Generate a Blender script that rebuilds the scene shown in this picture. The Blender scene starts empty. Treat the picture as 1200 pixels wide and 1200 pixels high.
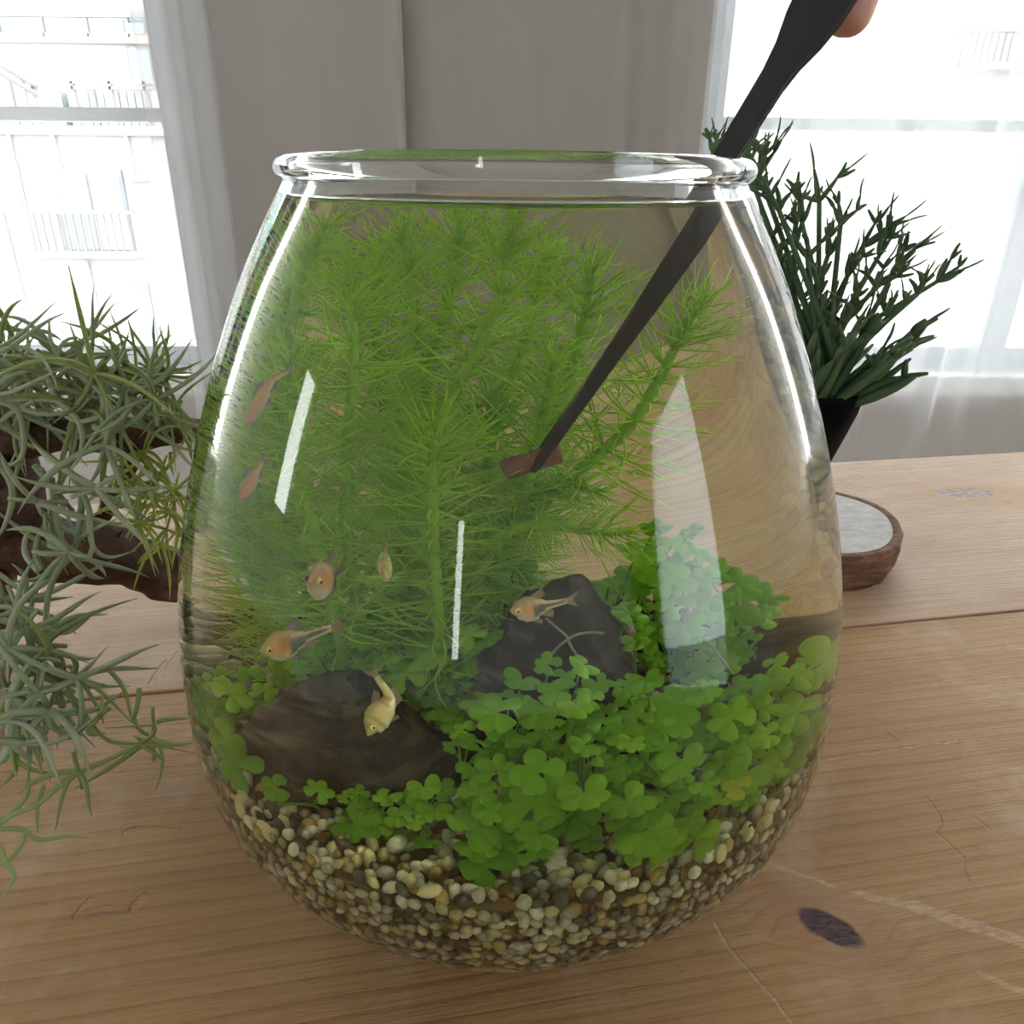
import bpy, bmesh, math, random
import numpy as np
from mathutils import Vector, Matrix, Quaternion, noise as mnoise

random.seed(7)
SC = bpy.context.scene
COL = SC.collection

# ---------------------------------------------------------------- camera
F = 880.0                      # focal length in pixels of the 1200 x 1200 frame
PITCH = math.radians(23.7)
ROLL = math.radians(0.65)
D = 0.28                       # camera to bowl axis, metres
CAM = np.array([0.00032, -D, 1.0])
_RT = np.array([1.0, 0, 0])
_FW = np.array([0, math.cos(PITCH), -math.sin(PITCH)])
_UP = np.array([0, math.sin(PITCH), math.cos(PITCH)])
cam_data = bpy.data.cameras.new('camera')
cam = bpy.data.objects.new('camera', cam_data)
COL.objects.link(cam)
cam_data.sensor_width = 36.0
cam_data.lens = F / 1200.0 * 36.0
cam_data.clip_start = 0.01
cam_data.clip_end = 200
_c, _s = math.cos(ROLL), math.sin(ROLL)
_r = _c * _RT + _s * _UP
_u = -_s * _RT + _c * _UP
cam.matrix_world = Matrix(((_r[0], _u[0], -_FW[0], CAM[0]), (_r[1], _u[1], -_FW[1], CAM[1]),
                           (_r[2], _u[2], -_FW[2], CAM[2]), (0, 0, 0, 1)))
SC.camera = cam

# ---------------------------------------------------------------- sky, exposure
world = bpy.data.worlds.new('sky')
SC.world = world
world.use_nodes = True
bg = world.node_tree.nodes['Background']
bg.inputs[0].default_value = (1.0, 0.985, 0.965, 1)      # even bright overcast
bg.inputs[1].default_value = 4.5
SC.view_settings.view_transform = 'Standard'
SC.view_settings.look = 'None'
SC.view_settings.gamma = 1.0
SC.view_settings.use_curve_mapping = False
SC.view_settings.exposure = 1.5
cy = SC.cycles
cy.max_bounces = 14
cy.transmission_bounces = 14
cy.glossy_bounces = 6
cy.diffuse_bounces = 5
cy.transparent_max_bounces = 16
cy.caustics_refractive = True
cy.caustics_reflective = True
cy.blur_glossy = 0.3
cy.sample_clamp_indirect = 8.0
cy.use_denoising = True


# ---------------------------------------------------------------- pixel to place
def pray(px, py):
    u = (px - 600) / F
    v = (py - 600) / F
    u, v = _c * u + _s * v, -_s * u + _c * v
    d = _FW + u * _RT - v * _UP
    return d / np.linalg.norm(d)


def at_y(px, py, y):
    d = pray(px, py)
    return Vector(CAM + d * ((y - CAM[1]) / d[1]))


def at_z(px, py, z):
    d = pray(px, py)
    return Vector(CAM + d * ((z - CAM[2]) / d[2]))


TABLE = 1.0 - 1.0 * D
WATER = 1.0 - 0.0275 * D
KN = [(.02, .2625), (-.1, .3291), (-.2, .3731), (-.3, .4089), (-.4, .4382), (-.5, .4586), (-.6, .4675), (-.7, .4668),
      (-.77, .4545), (-.83, .4239), (-.89, .378), (-.94, .331), (-.97, .297), (-.99, .266), (-1.0, .245)]
ZK = np.array([1.0 + D * k[0] for k in KN])
RK = np.array([D * k[1] for k in KN])
_x = -ZK
_m = np.gradient(RK, _x)
GT = 0.0026


def r_out(z):
    q = min(max(-z, _x[0] - .003), _x[-1])
    i = int(min(max(np.searchsorted(_x, q) - 1, 0), len(_x) - 2))
    h = _x[i + 1] - _x[i]
    s = (q - _x[i]) / h
    return float((2 * s**3 - 3 * s**2 + 1) * RK[i] + (s**3 - 2 * s**2 + s) * h * _m[i]
                 + (-2 * s**3 + 3 * s**2) * RK[i + 1] + (s**3 - s**2) * h * _m[i + 1])


def water_ray(px, py):
    d = pray(px, py)
    t = 0.1
    hit = None
    while t < 0.6:
        p = CAM + d * t
        if TABLE < p[2] < 1.0 + .02 * D and math.hypot(p[0], p[1]) < r_out(p[2]):
            a, b = t - .006, t
            for _ in range(16):
                m = (a + b) / 2
                p = CAM + d * m
                if math.hypot(p[0], p[1]) < r_out(p[2]):
                    b = m
                else:
                    a = m
            hit = CAM + d * b
            break
        t += .006
    if hit is None:
        return None
    rr = math.hypot(hit[0], hit[1])
    dr = (r_out(hit[2] + 1e-4) - r_out(hit[2] - 1e-4)) / 2e-4
    n = np.array([hit[0] / rr, hit[1] / rr, -dr])
    n /= np.linalg.norm(n)

    def refr(eta):
        c = -n @ d
        return eta * d + (eta * c - math.sqrt(1 - eta * eta * (1 - c * c))) * n
    g = refr(1 / 1.5)
    p = hit + g * (GT / max(.2, -(n @ g)))
    w = refr(1 / 1.33)
    return p, w / np.linalg.norm(w)


def W(px, py, y):
    """the point at depth y that pixel px, py shows through glass and water"""
    q = water_ray(px, py)
    if q is None:
        return at_y(px, py, y)
    p, w = q
    return Vector(p + w * max((y - p[1]) / w[1], 0.003))


def keep_in(p, margin=0.004):
    z = min(max(p.z, TABLE + .01), WATER - .001)
    rm = r_out(z) - GT - margin
    r = math.hypot(p.x, p.y)
    if r > rm:
        return Vector((p.x * rm / r, p.y * rm / r, z))
    return Vector((p.x, p.y, z))


# ---------------------------------------------------------------- helpers
def link(o, parent=None):
    COL.objects.link(o)
    if parent is not None:
        o.parent = parent
    return o


def mesh_obj(name, verts, faces, mat, parent=None, smooth=True):
    me = bpy.data.meshes.new(name)
    me.from_pydata([tuple(v) for v in verts], [], faces)
    me.update()
    if smooth and len(me.polygons):
        me.polygons.foreach_set('use_smooth', [True] * len(me.polygons))
    if mat is not None:
        me.materials.append(mat)
    return link(bpy.data.objects.new(name, me), parent)


def share(name, me, parent, matrix):
    o = link(bpy.data.objects.new(name, me), parent)
    o.matrix_local = matrix
    return o


def tag(o, label, cat, group=None, kind=None):
    o['label'] = label
    o['category'] = cat
    if group:
        o['group'] = group
    if kind:
        o['kind'] = kind
    return o


def structure(o, label, cat=None):
    o['kind'] = 'structure'
    o['label'] = label
    o['category'] = cat or 'room'
    return o


def empty(name, loc=(0, 0, 0), rz=0.0):
    o = link(bpy.data.objects.new(name, None))
    o.location = loc
    o.rotation_euler = (0, 0, rz)
    o.empty_display_size = 0.02
    return o


class MB:
    """collects shapes into one mesh"""

    def __init__(self):
        self.v = []
        self.f = []

    def box(self, a, b):
        x0, y0, z0 = a
        x1, y1, z1 = b
        n = len(self.v)
        self.v += [(x0, y0, z0), (x1, y0, z0), (x1, y1, z0), (x0, y1, z0), (x0, y0, z1), (x1, y0, z1), (x1, y1, z1), (x0, y1, z1)]
        self.f += [tuple(n + i for i in q) for q in ((0, 3, 2, 1), (4, 5, 6, 7), (0, 1, 5, 4), (1, 2, 6, 5), (2, 3, 7, 6), (3, 0, 4, 7))]
        return self

    def tube(self, pts, rad, sides=6, flat=1.0):
        pts = [Vector(p) for p in pts]
        n0 = len(self.v)
        k = len(pts)
        t = (pts[1] - pts[0]).normalized()
        ref = Vector((0, 0, 1)) if abs(t.z) < .9 else Vector((1, 0, 0))
        nrm = t.cross(ref).normalized()
        for i, p in enumerate(pts):
            a = pts[max(0, i - 1)]
            b = pts[min(k - 1, i + 1)]
            t = (b - a)
            if t.length < 1e-9:
                t = Vector((0, 0, 1))
            t.normalize()
            nrm = (nrm - t * nrm.dot(t))
            if nrm.length < 1e-6:
                nrm = t.orthogonal()
            nrm.normalize()
            bi = t.cross(nrm)
            r = rad[i] if hasattr(rad, '__len__') else rad
            for j in range(sides):
                a_ = 2 * math.pi * j / sides
                self.v.append(tuple(p + nrm * (r * math.cos(a_)) + bi * (r * flat * math.sin(a_))))
        for i in range(k - 1):
            for j in range(sides):
                j2 = (j + 1) % sides
                self.f.append((n0 + i * sides + j, n0 + i * sides + j2, n0 + (i + 1) * sides + j2, n0 + (i + 1) * sides + j))
        self.f.append(tuple(n0 + j for j in reversed(range(sides))))
        self.f.append(tuple(n0 + (k - 1) * sides + j for j in range(sides)))
        return self

    def lathe(self, prof, seg=32, c=(0, 0), close=False):
        n0 = len(self.v)
        k = len(prof)
        for (r, z) in prof:
            for j in range(seg):
                a = 2 * math.pi * j / seg
                self.v.append((c[0] + r * math.cos(a), c[1] + r * math.sin(a), z))
        for i in range(k - 1):
            for j in range(seg):
                j2 = (j + 1) % seg
                self.f.append((n0 + i * seg + j, n0 + i * seg + j2, n0 + (i + 1) * seg + j2, n0 + (i + 1) * seg + j))
        return self

    def build(self, name, mat, parent=None, smooth=True):
        return mesh_obj(name, self.v, self.f, mat, parent, smooth)


def bez(pts, n=12):
    """smooth curve through points (Catmull-Rom)"""
    P = [Vector(p) for p in pts]
    if len(P) == 2:
        return [P[0].lerp(P[1], i / n) for i in range(n + 1)]
    P = [P[0] * 2 - P[1]] + P + [P[-1] * 2 - P[-2]]
    out = []
    segs = len(P) - 3
    per = max(2, n // segs)
    for s in range(segs):
        p0, p1, p2, p3 = P[s:s + 4]
        for i in range(per):
            t = i / per
            out.append(0.5 * ((2 * p1) + (p2 - p0) * t + (2 * p0 - 5 * p1 + 4 * p2 - p3) * t * t + (3 * p1 - p0 - 3 * p2 + p3) * t**3))
    out.append(P[-2])
    return out


# ---------------------------------------------------------------- materials
class N:
    def __init__(self, name):
        self.m = bpy.data.materials.new(name)
        self.m.use_nodes = True
        self.t = self.m.node_tree
        self.t.nodes.clear()
        self.out = self.t.nodes.new('ShaderNodeOutputMaterial')

    def node(self, kind, **kw):
        n = self.t.nodes.new(kind)
        for k, v in kw.items():
            setattr(n, k, v)
        return n

    def set(self, sock, v):
        if isinstance(v, bpy.types.NodeSocket):
            self.t.links.new(v, sock)
        elif isinstance(v, (tuple, list)) and len(v) == 3 and sock.type == 'RGBA':
            sock.default_value = (*v, 1)
        else:
            sock.default_value = v

    def math(self, op, a, b=None, c=None, clamp=False):
        n = self.node('ShaderNodeMath', operation=op)
        n.use_clamp = clamp
        self.set(n.inputs[0], a)
        if b is not None:
            self.set(n.inputs[1], b)
        if c is not None:
            self.set(n.inputs[2], c)
        return n.outputs[0]

    def vmath(self, op, a, b=None, scale=None):
        n = self.node('ShaderNodeVectorMath', operation=op)
        self.set(n.inputs[0], a)
        if b is not None:
            self.set(n.inputs[1], b)
        if scale is not None:
            self.set(n.inputs['Scale'], scale)
        return n.outputs['Value'] if op in ('LENGTH', 'DISTANCE', 'DOT_PRODUCT') else n.outputs[0]

    def coord(self, which='Object'):
        return self.node('ShaderNodeTexCoord').outputs[which]

    def mapping(self, vec, scale=(1, 1, 1), loc=(0, 0, 0), rot=(0, 0, 0)):
        n = self.node('ShaderNodeMapping')
        self.set(n.inputs[0], vec)
        n.inputs['Scale'].default_value = scale
        n.inputs['Location'].default_value = loc
        n.inputs['Rotation'].default_value = rot
        return n.outputs[0]

    def noise(self, vec, scale=5.0, detail=4.0, rough=.55, dist=0.0):
        n = self.node('ShaderNodeTexNoise')
        self.set(n.inputs['Vector'], vec)
        n.inputs['Scale'].default_value = scale
        n.inputs['Detail'].default_value = detail
        n.inputs['Roughness'].default_value = rough
        n.inputs['Distortion'].default_value = dist
        return n.outputs[0]

    def ramp(self, fac, stops, interp='LINEAR'):
        n = self.node('ShaderNodeValToRGB')
        n.color_ramp.interpolation = interp
        e = n.color_ramp.elements
        while len(e) < len(stops):
            e.new(0.5)
        for i, (p, c) in enumerate(stops):
            e[i].position = p
            e[i].color = (*c, 1)
        self.set(n.inputs[0], fac)
        return n.outputs[0]

    def mix(self, fac, a, b, blend='MIX'):
        n = self.node('ShaderNodeMix', data_type='RGBA', blend_type=blend)
        self.set(n.inputs[0], fac)
        self.set(n.inputs[6], a)
        self.set(n.inputs[7], b)
        return n.outputs[2]

    def bump(self, h, strength=.3, dist=.001, normal=None):
        n = self.node('ShaderNodeBump')
        n.inputs['Strength'].default_value = strength
        n.inputs['Distance'].default_value = dist
        self.set(n.inputs['Height'], h)
        if normal is not None:
            self.set(n.inputs['Normal'], normal)
        return n.outputs[0]

    def principled(self, color, rough=.5, normal=None, spec=.5, metal=0.0):
        n = self.node('ShaderNodeBsdfPrincipled')
        self.set(n.inputs['Base Color'], color)
        self.set(n.inputs['Roughness'], rough)
        n.inputs['Metallic'].default_value = metal
        n.inputs['Specular IOR Level'].default_value = spec
        if normal is not None:
            self.set(n.inputs['Normal'], normal)
        return n.outputs[0]

    def shmix(self, fac, a, b):
        n = self.node('ShaderNodeMixShader')
        self.set(n.inputs[0], fac)
        self.t.links.new(a, n.inputs[1])
        self.t.links.new(b, n.inputs[2])
        return n.outputs[0]

    def done(self, sh):
        self.t.links.new(sh, self.out.inputs[0])
        return self.m


def plain(name, color, rough=.5, var=.12, scale=30.0, bump=0.0, spec=.4, metal=0.0):
    n = N(name)
    p = n.coord()
    f = n.noise(p, scale, 5)
    c = n.mix(f, tuple(x * (1 - var) for x in color), tuple(min(1, x * (1 + var)) for x in color))
    nm = n.bump(f, bump, .002) if bump else None
    return n.done(n.principled(c, rough, nm, spec, metal))


def leaf_mat(name, c0, c1, trans=.45, rough=.45, tcol=None, spec=.4, attr=False):
    n = N(name)
    rnd = n.node('ShaderNodeObjectInfo').outputs['Random']
    f = n.noise(n.coord(), 160.0, 3)
    f2 = n.math('ADD', n.math('MULTIPLY', rnd, .75), n.math('MULTIPLY', f, .35), clamp=True)
    c = n.mix(f2, c0, c1)
    p = n.principled(c, rough, None, spec)
    t = n.node('ShaderNodeBsdfTranslucent')
    tc = n.mix(.6, c, tcol or c1)
    n.set(t.inputs[0], tc)
    return n.done(n.shmix(trans, p, t.outputs[0]))


def glass_mat(name, ior, color=(1, 1, 1)):
    n = N(name)
    g = n.node('ShaderNodeBsdfGlass')
    g.inputs['Color'].default_value = (*color, 1)
    g.inputs['Roughness'].default_value = 0.0
    g.inputs['IOR'].default_value = ior
    return n.done(g.outputs[0])


def pane_mat(name, tint=(.97, .99, 1.0), gloss=.06):
    n = N(name)
    t = n.node('ShaderNodeBsdfTransparent')
    t.inputs[0].default_value = (*tint, 1)
    g = n.node('ShaderNodeBsdfGlossy')
    g.inputs['Roughness'].default_value = .02
    fr = n.node('ShaderNodeFresnel')
    fr.inputs[0].default_value = 1.45
    return n.done(n.shmix(fr.outputs[0], t.outputs[0], g.outputs[0]))


def cloth_mat(name, color, opacity, trans=.5):
    n = N(name)
    d = n.node('ShaderNodeBsdfDiffuse')
    w = n.noise(n.mapping(n.coord(), (900, 900, 60)), 1.0, 2)
    n.set(d.inputs[0], n.mix(w, tuple(.94 * x for x in color), color))
    t = n.node('ShaderNodeBsdfTranslucent')
    t.inputs[0].default_value = (*color, 1)
    body = n.shmix(trans, d.outputs[0], t.outputs[0])
    if opacity >= 1:
        return n.done(body)
    tr = n.node('ShaderNodeBsdfTransparent')
    return n.done(n.shmix(opacity, tr.outputs[0], body))

# ================================================================ the room
YW = 1.02                                  # inner face of the window wall
m_wall = plain('wall_paint', (.80, .79, .77), .85, .04, 8)
m_wall_low = plain('wall_paint_low', (.80, .79, .77), .85, .03, 8)
m_frame = plain('window_frame_paint', (.70, .76, .80), .45, .03, 10)
m_rail = plain('window_rail_metal', (.70, .76, .80), .45, .03, 10)
m_sill = plain('sill_paint', (.9, .92, .93), .4, .02, 10)
m_pane = pane_mat('window_pane')
m_dim = pane_mat('dimming_pane', (.62, .66, .70))  # tint added only to dim the side door's daylight and its reflection
m_ceil = plain('ceiling_paint', (.85, .85, .84), .9, .02, 6)


def floor_mat():
    n = N('floor_boards')
    p = n.coord()
    g = n.noise(n.mapping(p, (2, 30, 1)), 3.0, 6)
    return n.done(n.principled(n.mix(g, (.20, .13, .075), (.32, .22, .13)), .5))


wl = at_y(207, 120, YW).x                  # inner edge of the left opening
wr = at_y(832, 100, YW).x                  # inner edge of the right opening
zsill_r = at_y(1100, 433, YW).z
zsill_l = at_y(215, 432, YW).z
TOPZ = 2.15
HW = 2.2
CEIL = 2.4
mb = MB()
mb.box((-HW, YW, 0), (HW, YW + .12, min(zsill_l, zsill_r)))
lo, hi = min(zsill_l, zsill_r), max(zsill_l, zsill_r)
if zsill_l > lo:
    mb.box((-HW, YW, lo), (wl, YW + .12, hi))
else:
    mb.box((wr, YW, lo), (HW, YW + .12, hi))
mb.box((wl, YW, lo), (wr, YW + .12, TOPZ))
mb.box((-HW, YW, TOPZ), (HW, YW + .12, CEIL))
structure(mb.build('wall_back', m_wall_low, None, False), 'pale painted wall between and below the two windows', 'wall')
YF = -3.4                                  # wall behind the camera
# side wall with a narrow window (left), glazed door (right), small window in the wall behind the camera
mb = MB()
mb.box((-HW - .1, YF, 0), (-HW, -.62, CEIL)).box((-HW - .1, -.34, 0), (-HW, YW + .12, CEIL)).box((-HW - .1, -.62, 0), (-HW, -.34, .95)).box((-HW - .1, -.62, 1.75), (-HW, -.34, CEIL))
structure(mb.build('wall_left', m_wall, None, False), 'painted side wall with a narrow window, beyond the hanging moss', 'wall')
mb = MB()
mb.box((HW, YF, 0), (HW + .1, -3.1, CEIL)).box((HW, -.95, 0), (HW + .1, YW + .12, CEIL)).box((HW, -3.1, 0), (HW + .1, -.95, .1)).box((HW, -3.1, 2.05), (HW + .1, -.95, CEIL))
structure(mb.build('wall_right', m_wall, None, False), 'painted side wall with a glazed door, beyond the potted plant', 'wall')
mb = MB()
mb.box((-HW, YF - .1, 0), (-1.06, YF, CEIL)).box((-.86, YF - .1, 0), (HW, YF, CEIL)).box((-1.06, YF - .1, 0), (-.86, YF, .45)).box((-1.06, YF - .1, 1.75), (-.86, YF, CEIL))
structure(mb.build('wall_front', m_wall, None, False), 'painted wall with a slit window facing the bowl', 'wall')
structure(MB().box((-HW, YF, -.05), (HW, YW + .12, 0)).build('floor', floor_mat(), None, False), 'board floor under the table', 'floor')
structure(MB().box((-HW, YF, CEIL), (HW, YW + .12, CEIL + .1)).build('ceiling', m_ceil, None, False), 'white ceiling of the room', 'ceiling')


def window(name, x0, x1, z0, z1, bar0, bar1, stile_at, stile_w, muls, label):
    """frame > stiles and rails, each pane its own part"""
    root = empty(name, (0, YW + .05, 0))
    structure(root, label, 'window')
    xs = sorted([x0, x1])
    MB().box((xs[0], -.03, z0), (xs[1], .03, z0 + .035)).build('bottom_rail', m_frame, root, False)
    MB().box((xs[0], -.03, z1 - .04), (xs[1], .03, z1)).build('top_rail', m_frame, root, False)
    MB().box((xs[0], -.025, bar0), (xs[1], .02, bar1)).build('middle_rail', m_rail, root, False)
    if stile_at == 'right':
        MB().box((xs[1] - stile_w, -.032, z0), (xs[1], .032, z1)).build('stile', m_frame, root, False)
        MB().box((xs[0], -.032, z0), (xs[0] + stile_w, .032, z1)).build('stile', m_frame, root, False)
    else:
        MB().box((xs[0], -.032, z0), (xs[0] + stile_w, .032, z1)).build('stile', m_frame, root, False)
        MB().box((xs[1] - stile_w, -.032, z0), (xs[1], .032, z1)).build('stile', m_frame, root, False)
    for mx in muls:
        MB().box((mx - .022, -.028, z0), (mx + .022, .028, z1)).build('mullion', m_frame, root, False)
    cuts = [xs[0]] + sorted(muls) + [xs[1]]
    for a, b in zip(cuts[:-1], cuts[1:]):
        for c0, c1 in ((z0 + .03, bar0), (bar1, z1 - .03)):
            MB().box((a, -.003, c0), (b, .003, c1)).build('pane', m_pane, root, False)
    return root


b0, b1 = at_y(90, 142, YW + .05).z, at_y(90, 127, YW + .05).z
window('window_1', -1.7, wl, zsill_l, TOPZ, b0, b1, 'right', wl - at_y(180, 120, YW).x, [-1.35], 'pale framed window behind the moss, looking onto an apartment block')
b0, b1 = at_y(1000, 153.5, YW + .05).z, at_y(1000, 140, YW + .05).z
window('window_2', wr, 1.75, zsill_r, TOPZ, b0, b1, 'left', .03, [at_y(1206, 200, YW + .05).x, 1.3], 'pale framed window behind the potted plant')
structure(MB().box((wr, YW - .06, zsill_r - .03), (1.8, YW + .03, zsill_r + .002)).build('trim_1', m_sill, None, False), 'white sill under the window behind the potted plant', 'sill')
structure(MB().box((-1.75, YW - .06, zsill_l - .03), (wl, YW + .03, zsill_l + .002)).build('trim_2', m_sill, None, False), 'white sill under the window behind the moss', 'sill')




def plain_window(name, a, b, label):
    root = empty(name, ((a[0] + b[0]) / 2, (a[1] + b[1]) / 2, a[2]))
    structure(root, label, 'window')
    o = root.location
    along = 0 if abs(b[0] - a[0]) > abs(b[1] - a[1]) else 1
    lo_, hi_ = Vector(a) - o, Vector(b) - o

    def piece(nm, u0, u1, z0, z1, th, mt):
        if along == 0:
            MB().box((u0, -th, z0), (u1, th, z1)).build(nm, mt, root, False)
        else:
            MB().box((-th, u0, z0), (th, u1, z1)).build(nm, mt, root, False)
    u0, u1 = lo_[along], hi_[along]
    H = hi_.z
    for q0, q1 in ((u0, u0 + .035), (u1 - .035, u1)):
        piece('stile', q0, q1, 0, H, .03, m_frame)
    piece('bottom_rail', u0, u1, 0, .04, .03, m_frame)
    piece('top_rail', u0, u1, H - .04, H, .03, m_frame)
    piece('pane', u0, u1, .03, H - .03, .003, m_dim if name == 'window_3' else m_pane)


plain_window('window_3', (HW + .05, -3.1, .1), (HW + .05, -.95, 2.05), 'wide glazed door in the side wall, mirrored in the bowl')
plain_window('window_4', (-1.06, YF - .05, .45), (-.86, YF - .05, 1.75), 'slit window in the wall facing the bowl')
plain_window('window_5', (-HW - .05, -.62, .95), (-HW - .05, -.34, 1.75), 'narrow window in the side wall beyond the moss')
# light portals: they emit nothing, they only tell the renderer where the sky comes in


def portal(name, loc, rot, sx, sy):
    ld = bpy.data.lights.new(name, 'AREA')
    ld.shape = 'RECTANGLE'
    ld.size, ld.size_y = sx, sy
    ld.cycles.is_portal = True
    o = link(bpy.data.objects.new(name, ld))
    o.location = loc
    o.rotation_euler = rot


hp = math.pi / 2
portal('window_1_sky', ((wl - 1.7) / 2, YW + .14, (zsill_l + TOPZ) / 2), (-hp, 0, 0), wl + 1.7, TOPZ - zsill_l)
portal('window_2_sky', ((wr + 1.75) / 2, YW + .14, (zsill_r + TOPZ) / 2), (-hp, 0, 0), 1.75 - wr, TOPZ - zsill_r)
portal('window_right_offscreen', (HW + .12, -2.025, 1.075), (0, hp, 0), 1.95, 2.15)
portal('window_behind_offscreen', (-.96, YF - .12, 1.1), (hp, 0, 0), .2, 1.3)
portal('window_left_offscreen', (-HW - .12, -.48, 1.35), (0, -hp, 0), .8, .28)

# ---------------------------------------------------------------- curtains
def curtain(name, x0, x1, y, zt, zb, folds, mat, label, amp=.012, seed=0, cat='curtain'):
    rnd = random.Random(seed)
    n = int((x1 - x0) / .004)
    ph = [rnd.uniform(0, 6.28) for _ in range(4)]
    vs, fs = [], []
    rows = [zb, zb + (zt - zb) * .33, zb + (zt - zb) * .66, zt]
    for i in range(n + 1):
        x = x0 + (x1 - x0) * i / n
        d = amp * (math.sin(x * 23 + ph[0]) * .6 + math.sin(x * 41 + ph[1]) * .4 + .25 * math.sin(x * 97 + ph[2]))
        for (fx, fa, fw) in folds:
            d -= fa * math.exp(-((x - fx) / fw) ** 2)
        for j, z in enumerate(rows):
            k = 1.0 - .25 * j / 3
            vs.append((x + .004 * math.sin(j * 1.7 + x * 9), y + d * k, z))
    for i in range(n):
        for j in range(3):
            a = i * 4 + j
            fs.append((a, a + 4, a + 5, a + 1))
    o = mesh_obj(name, vs, fs, mat)
    return tag(o, label, cat)


m_drape = cloth_mat('drape_cloth', (.50, .485, .46), 1.0, .12)
m_sheer = cloth_mat('sheer_cloth', (.90, .93, .95), .40, .5)
m_sheer_l = cloth_mat('sheer_cloth_fine', (.90, .93, .95), .17, .55)
YC = .93
fx = lambda px: at_y(px, 120, YC).x
curtain('drape', fx(212), fx(474), YC - .004, 2.25, .03, [(fx(471), .010, .006), (fx(330), .008, .06)], m_drape,
        'greige opaque drape hanging beside the window behind the moss', .006, 3)
curtain('drape', fx(468), fx(829), YC + .012, 2.25, .03, [(fx(620), .004, .02), (fx(735), .012, .012), (fx(802), .016, .014)], m_drape,
        'greige opaque drape hanging beside the window behind the potted plant', .005, 5)
curtain('sheer_curtain', -1.75, fx(268), YC - .03, 2.25, .03, [(fx(p_), .022, .0065) for p_ in (200, 213, 224, 236, 247, 258)] + [(fx(20), .01, .02)], m_sheer_l,
        'fine white sheer curtain across the window behind the moss', .008, 11)
curtain('sheer_curtain', fx(193), fx(270), YC - .055, 2.25, .03, [(fx(p_), .016, .007) for p_ in (200, 218, 236, 254)], cloth_mat('sheer_gathered', (.90, .93, .95), .5, .5),
        'gathered sheer panel between the greige drape and the window behind the moss', .006, 17)
curtain('sheer_curtain', fx(838), 1.75, YC - .02, 2.25, .03,
        [(fx(850), .02, .012), (fx(890), .015, .012), (fx(930), .012, .016), (fx(1064), .035, .011), (fx(1150), .035, .010), (fx(1192), .02, .02)], m_sheer,
        'white sheer curtain with narrow folds across the window behind the potted plant', .008, 13)

# ---------------------------------------------------------------- buildings outside
m_bwall = plain('render_cream', (0.333, 0.320, 0.304), .9, .03, 2)
m_bwall2 = plain('render_grey', (0.255, 0.252, 0.252), .9, .03, 2)
m_bwhite = plain('render_white', (0.270, 0.268, 0.263), .9, .02, 2)
m_bsteel = plain('railing_steel', (0.146, 0.130, 0.125), .5, .04, 5)
m_bdark = plain('shutter_grey', (0.114, 0.130, 0.146), .6, .05, 3)
m_bglass = plain('balcony_glass', (0.208, 0.322, 0.333), .25, .03, 3)
m_bwin = plain('far_window_glass', (0.146, 0.166, 0.177), .2, .05, 3)
m_bcurt = plain('far_window_curtain', (0.270, 0.312, 0.312), .8, .05, 6)
m_bbrown = plain('timber_slat', (0.135, 0.104, 0.099), .7, .1, 4)
m_bpink = plain('ledge_terracotta', (0.270, 0.187, 0.161), .8, .05, 4)
m_broof = plain('roof_sheet', (0.208, 0.205, 0.198), .7, .02, 3)
m_bground = plain('street_grey', (0.260, 0.260, 0.255), .9, .05, 1)
YB = 7.0


def pxbox(mbx, x0, y0, x1, y1, Y, depth, near=0.0):
    ym = (y0 + min(y1, 700)) / 2
    a, b = at_y(x0, ym, Y), at_y(x1, ym, Y)
    a.z, b.z = at_y(x0, y1, Y).z, at_y(x1, y0, Y).z
    mbx.box((min(a.x, b.x), Y - near, min(a.z, b.z)), (max(a.x, b.x), Y + depth, max(a.z, b.z)))
    return mbx


bl = empty('apartment_block', (-4.5, YB, -7))
tag(bl, 'pale apartment block with balconies and a railed window beyond the moss', 'building')
bl_inv = Matrix.Translation((4.5, -YB, 7))


def bpart(name, mbx, mat, parent=bl, inv=bl_inv):
    o = mbx.build(name, mat, None, False)
    o.data.transform(inv)
    o.parent = parent
    return o


zt_low = at_y(100, 152, YB).z
zt_up = at_y(100, 44, YB + 1.3).z
bpart('wall', MB().box((-9.5, YB, -7), (-2.1, YB + 6, zt_low)), m_bwall2)
bpart('upper_wall', MB().box((-9.5, YB + 1.3, zt_low), (-2.6, YB + 6, zt_up)), m_bwhite)
bpart('penthouse', MB().box((-9.5, YB + 2.6, zt_up), (at_y(118, 20, YB + 2.6).x, YB + 6, zt_up + 1.3)), m_bglass)
bpart('penthouse', MB().box((at_y(118, 20, YB + 2.6).x, YB + 2.6, zt_up), (-2.8, YB + 6, zt_up + 1.3)), m_bwhite)
bpart('ledge', pxbox(MB(), -300, 149, 200, 154, YB, .1, .06), m_bwhite)
bpart('ledge', pxbox(MB(), -300, 41, 200, 47, YB + 1.3, .1, .06), m_bpink)
# upper glass railing
rp = bpart('glass_railing', pxbox(MB(), -300, 16, 200, 41, YB + 1.26, .015), pane_mat('balcony_pane', (.80, .95, .96)))
for x in (-60, -2, 50, 102, 150):
    bpart('post', pxbox(MB(), x - 1, 13, x + 1, 44, YB + 1.26, .03, .02), m_bsteel)
bpart('handrail', pxbox(MB(), -300, 13, 200, 16, YB + 1.26, .03, .03), m_bsteel)
for (x0, y0, x1, y1) in ((146, 24, 172, 41), (152, 55, 180, 96)):
    w = bpart('window', pxbox(MB(), x0, y0, x1, y1, YB + 1.3, .05, .03), m_bdark)
    g = bpart('pane', pxbox(MB(), x0 + 3, y0 + 4, x1 - 2, y1 - 1, YB + 1.26, .02, .03), m_bwin)
    g.parent = w
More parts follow.
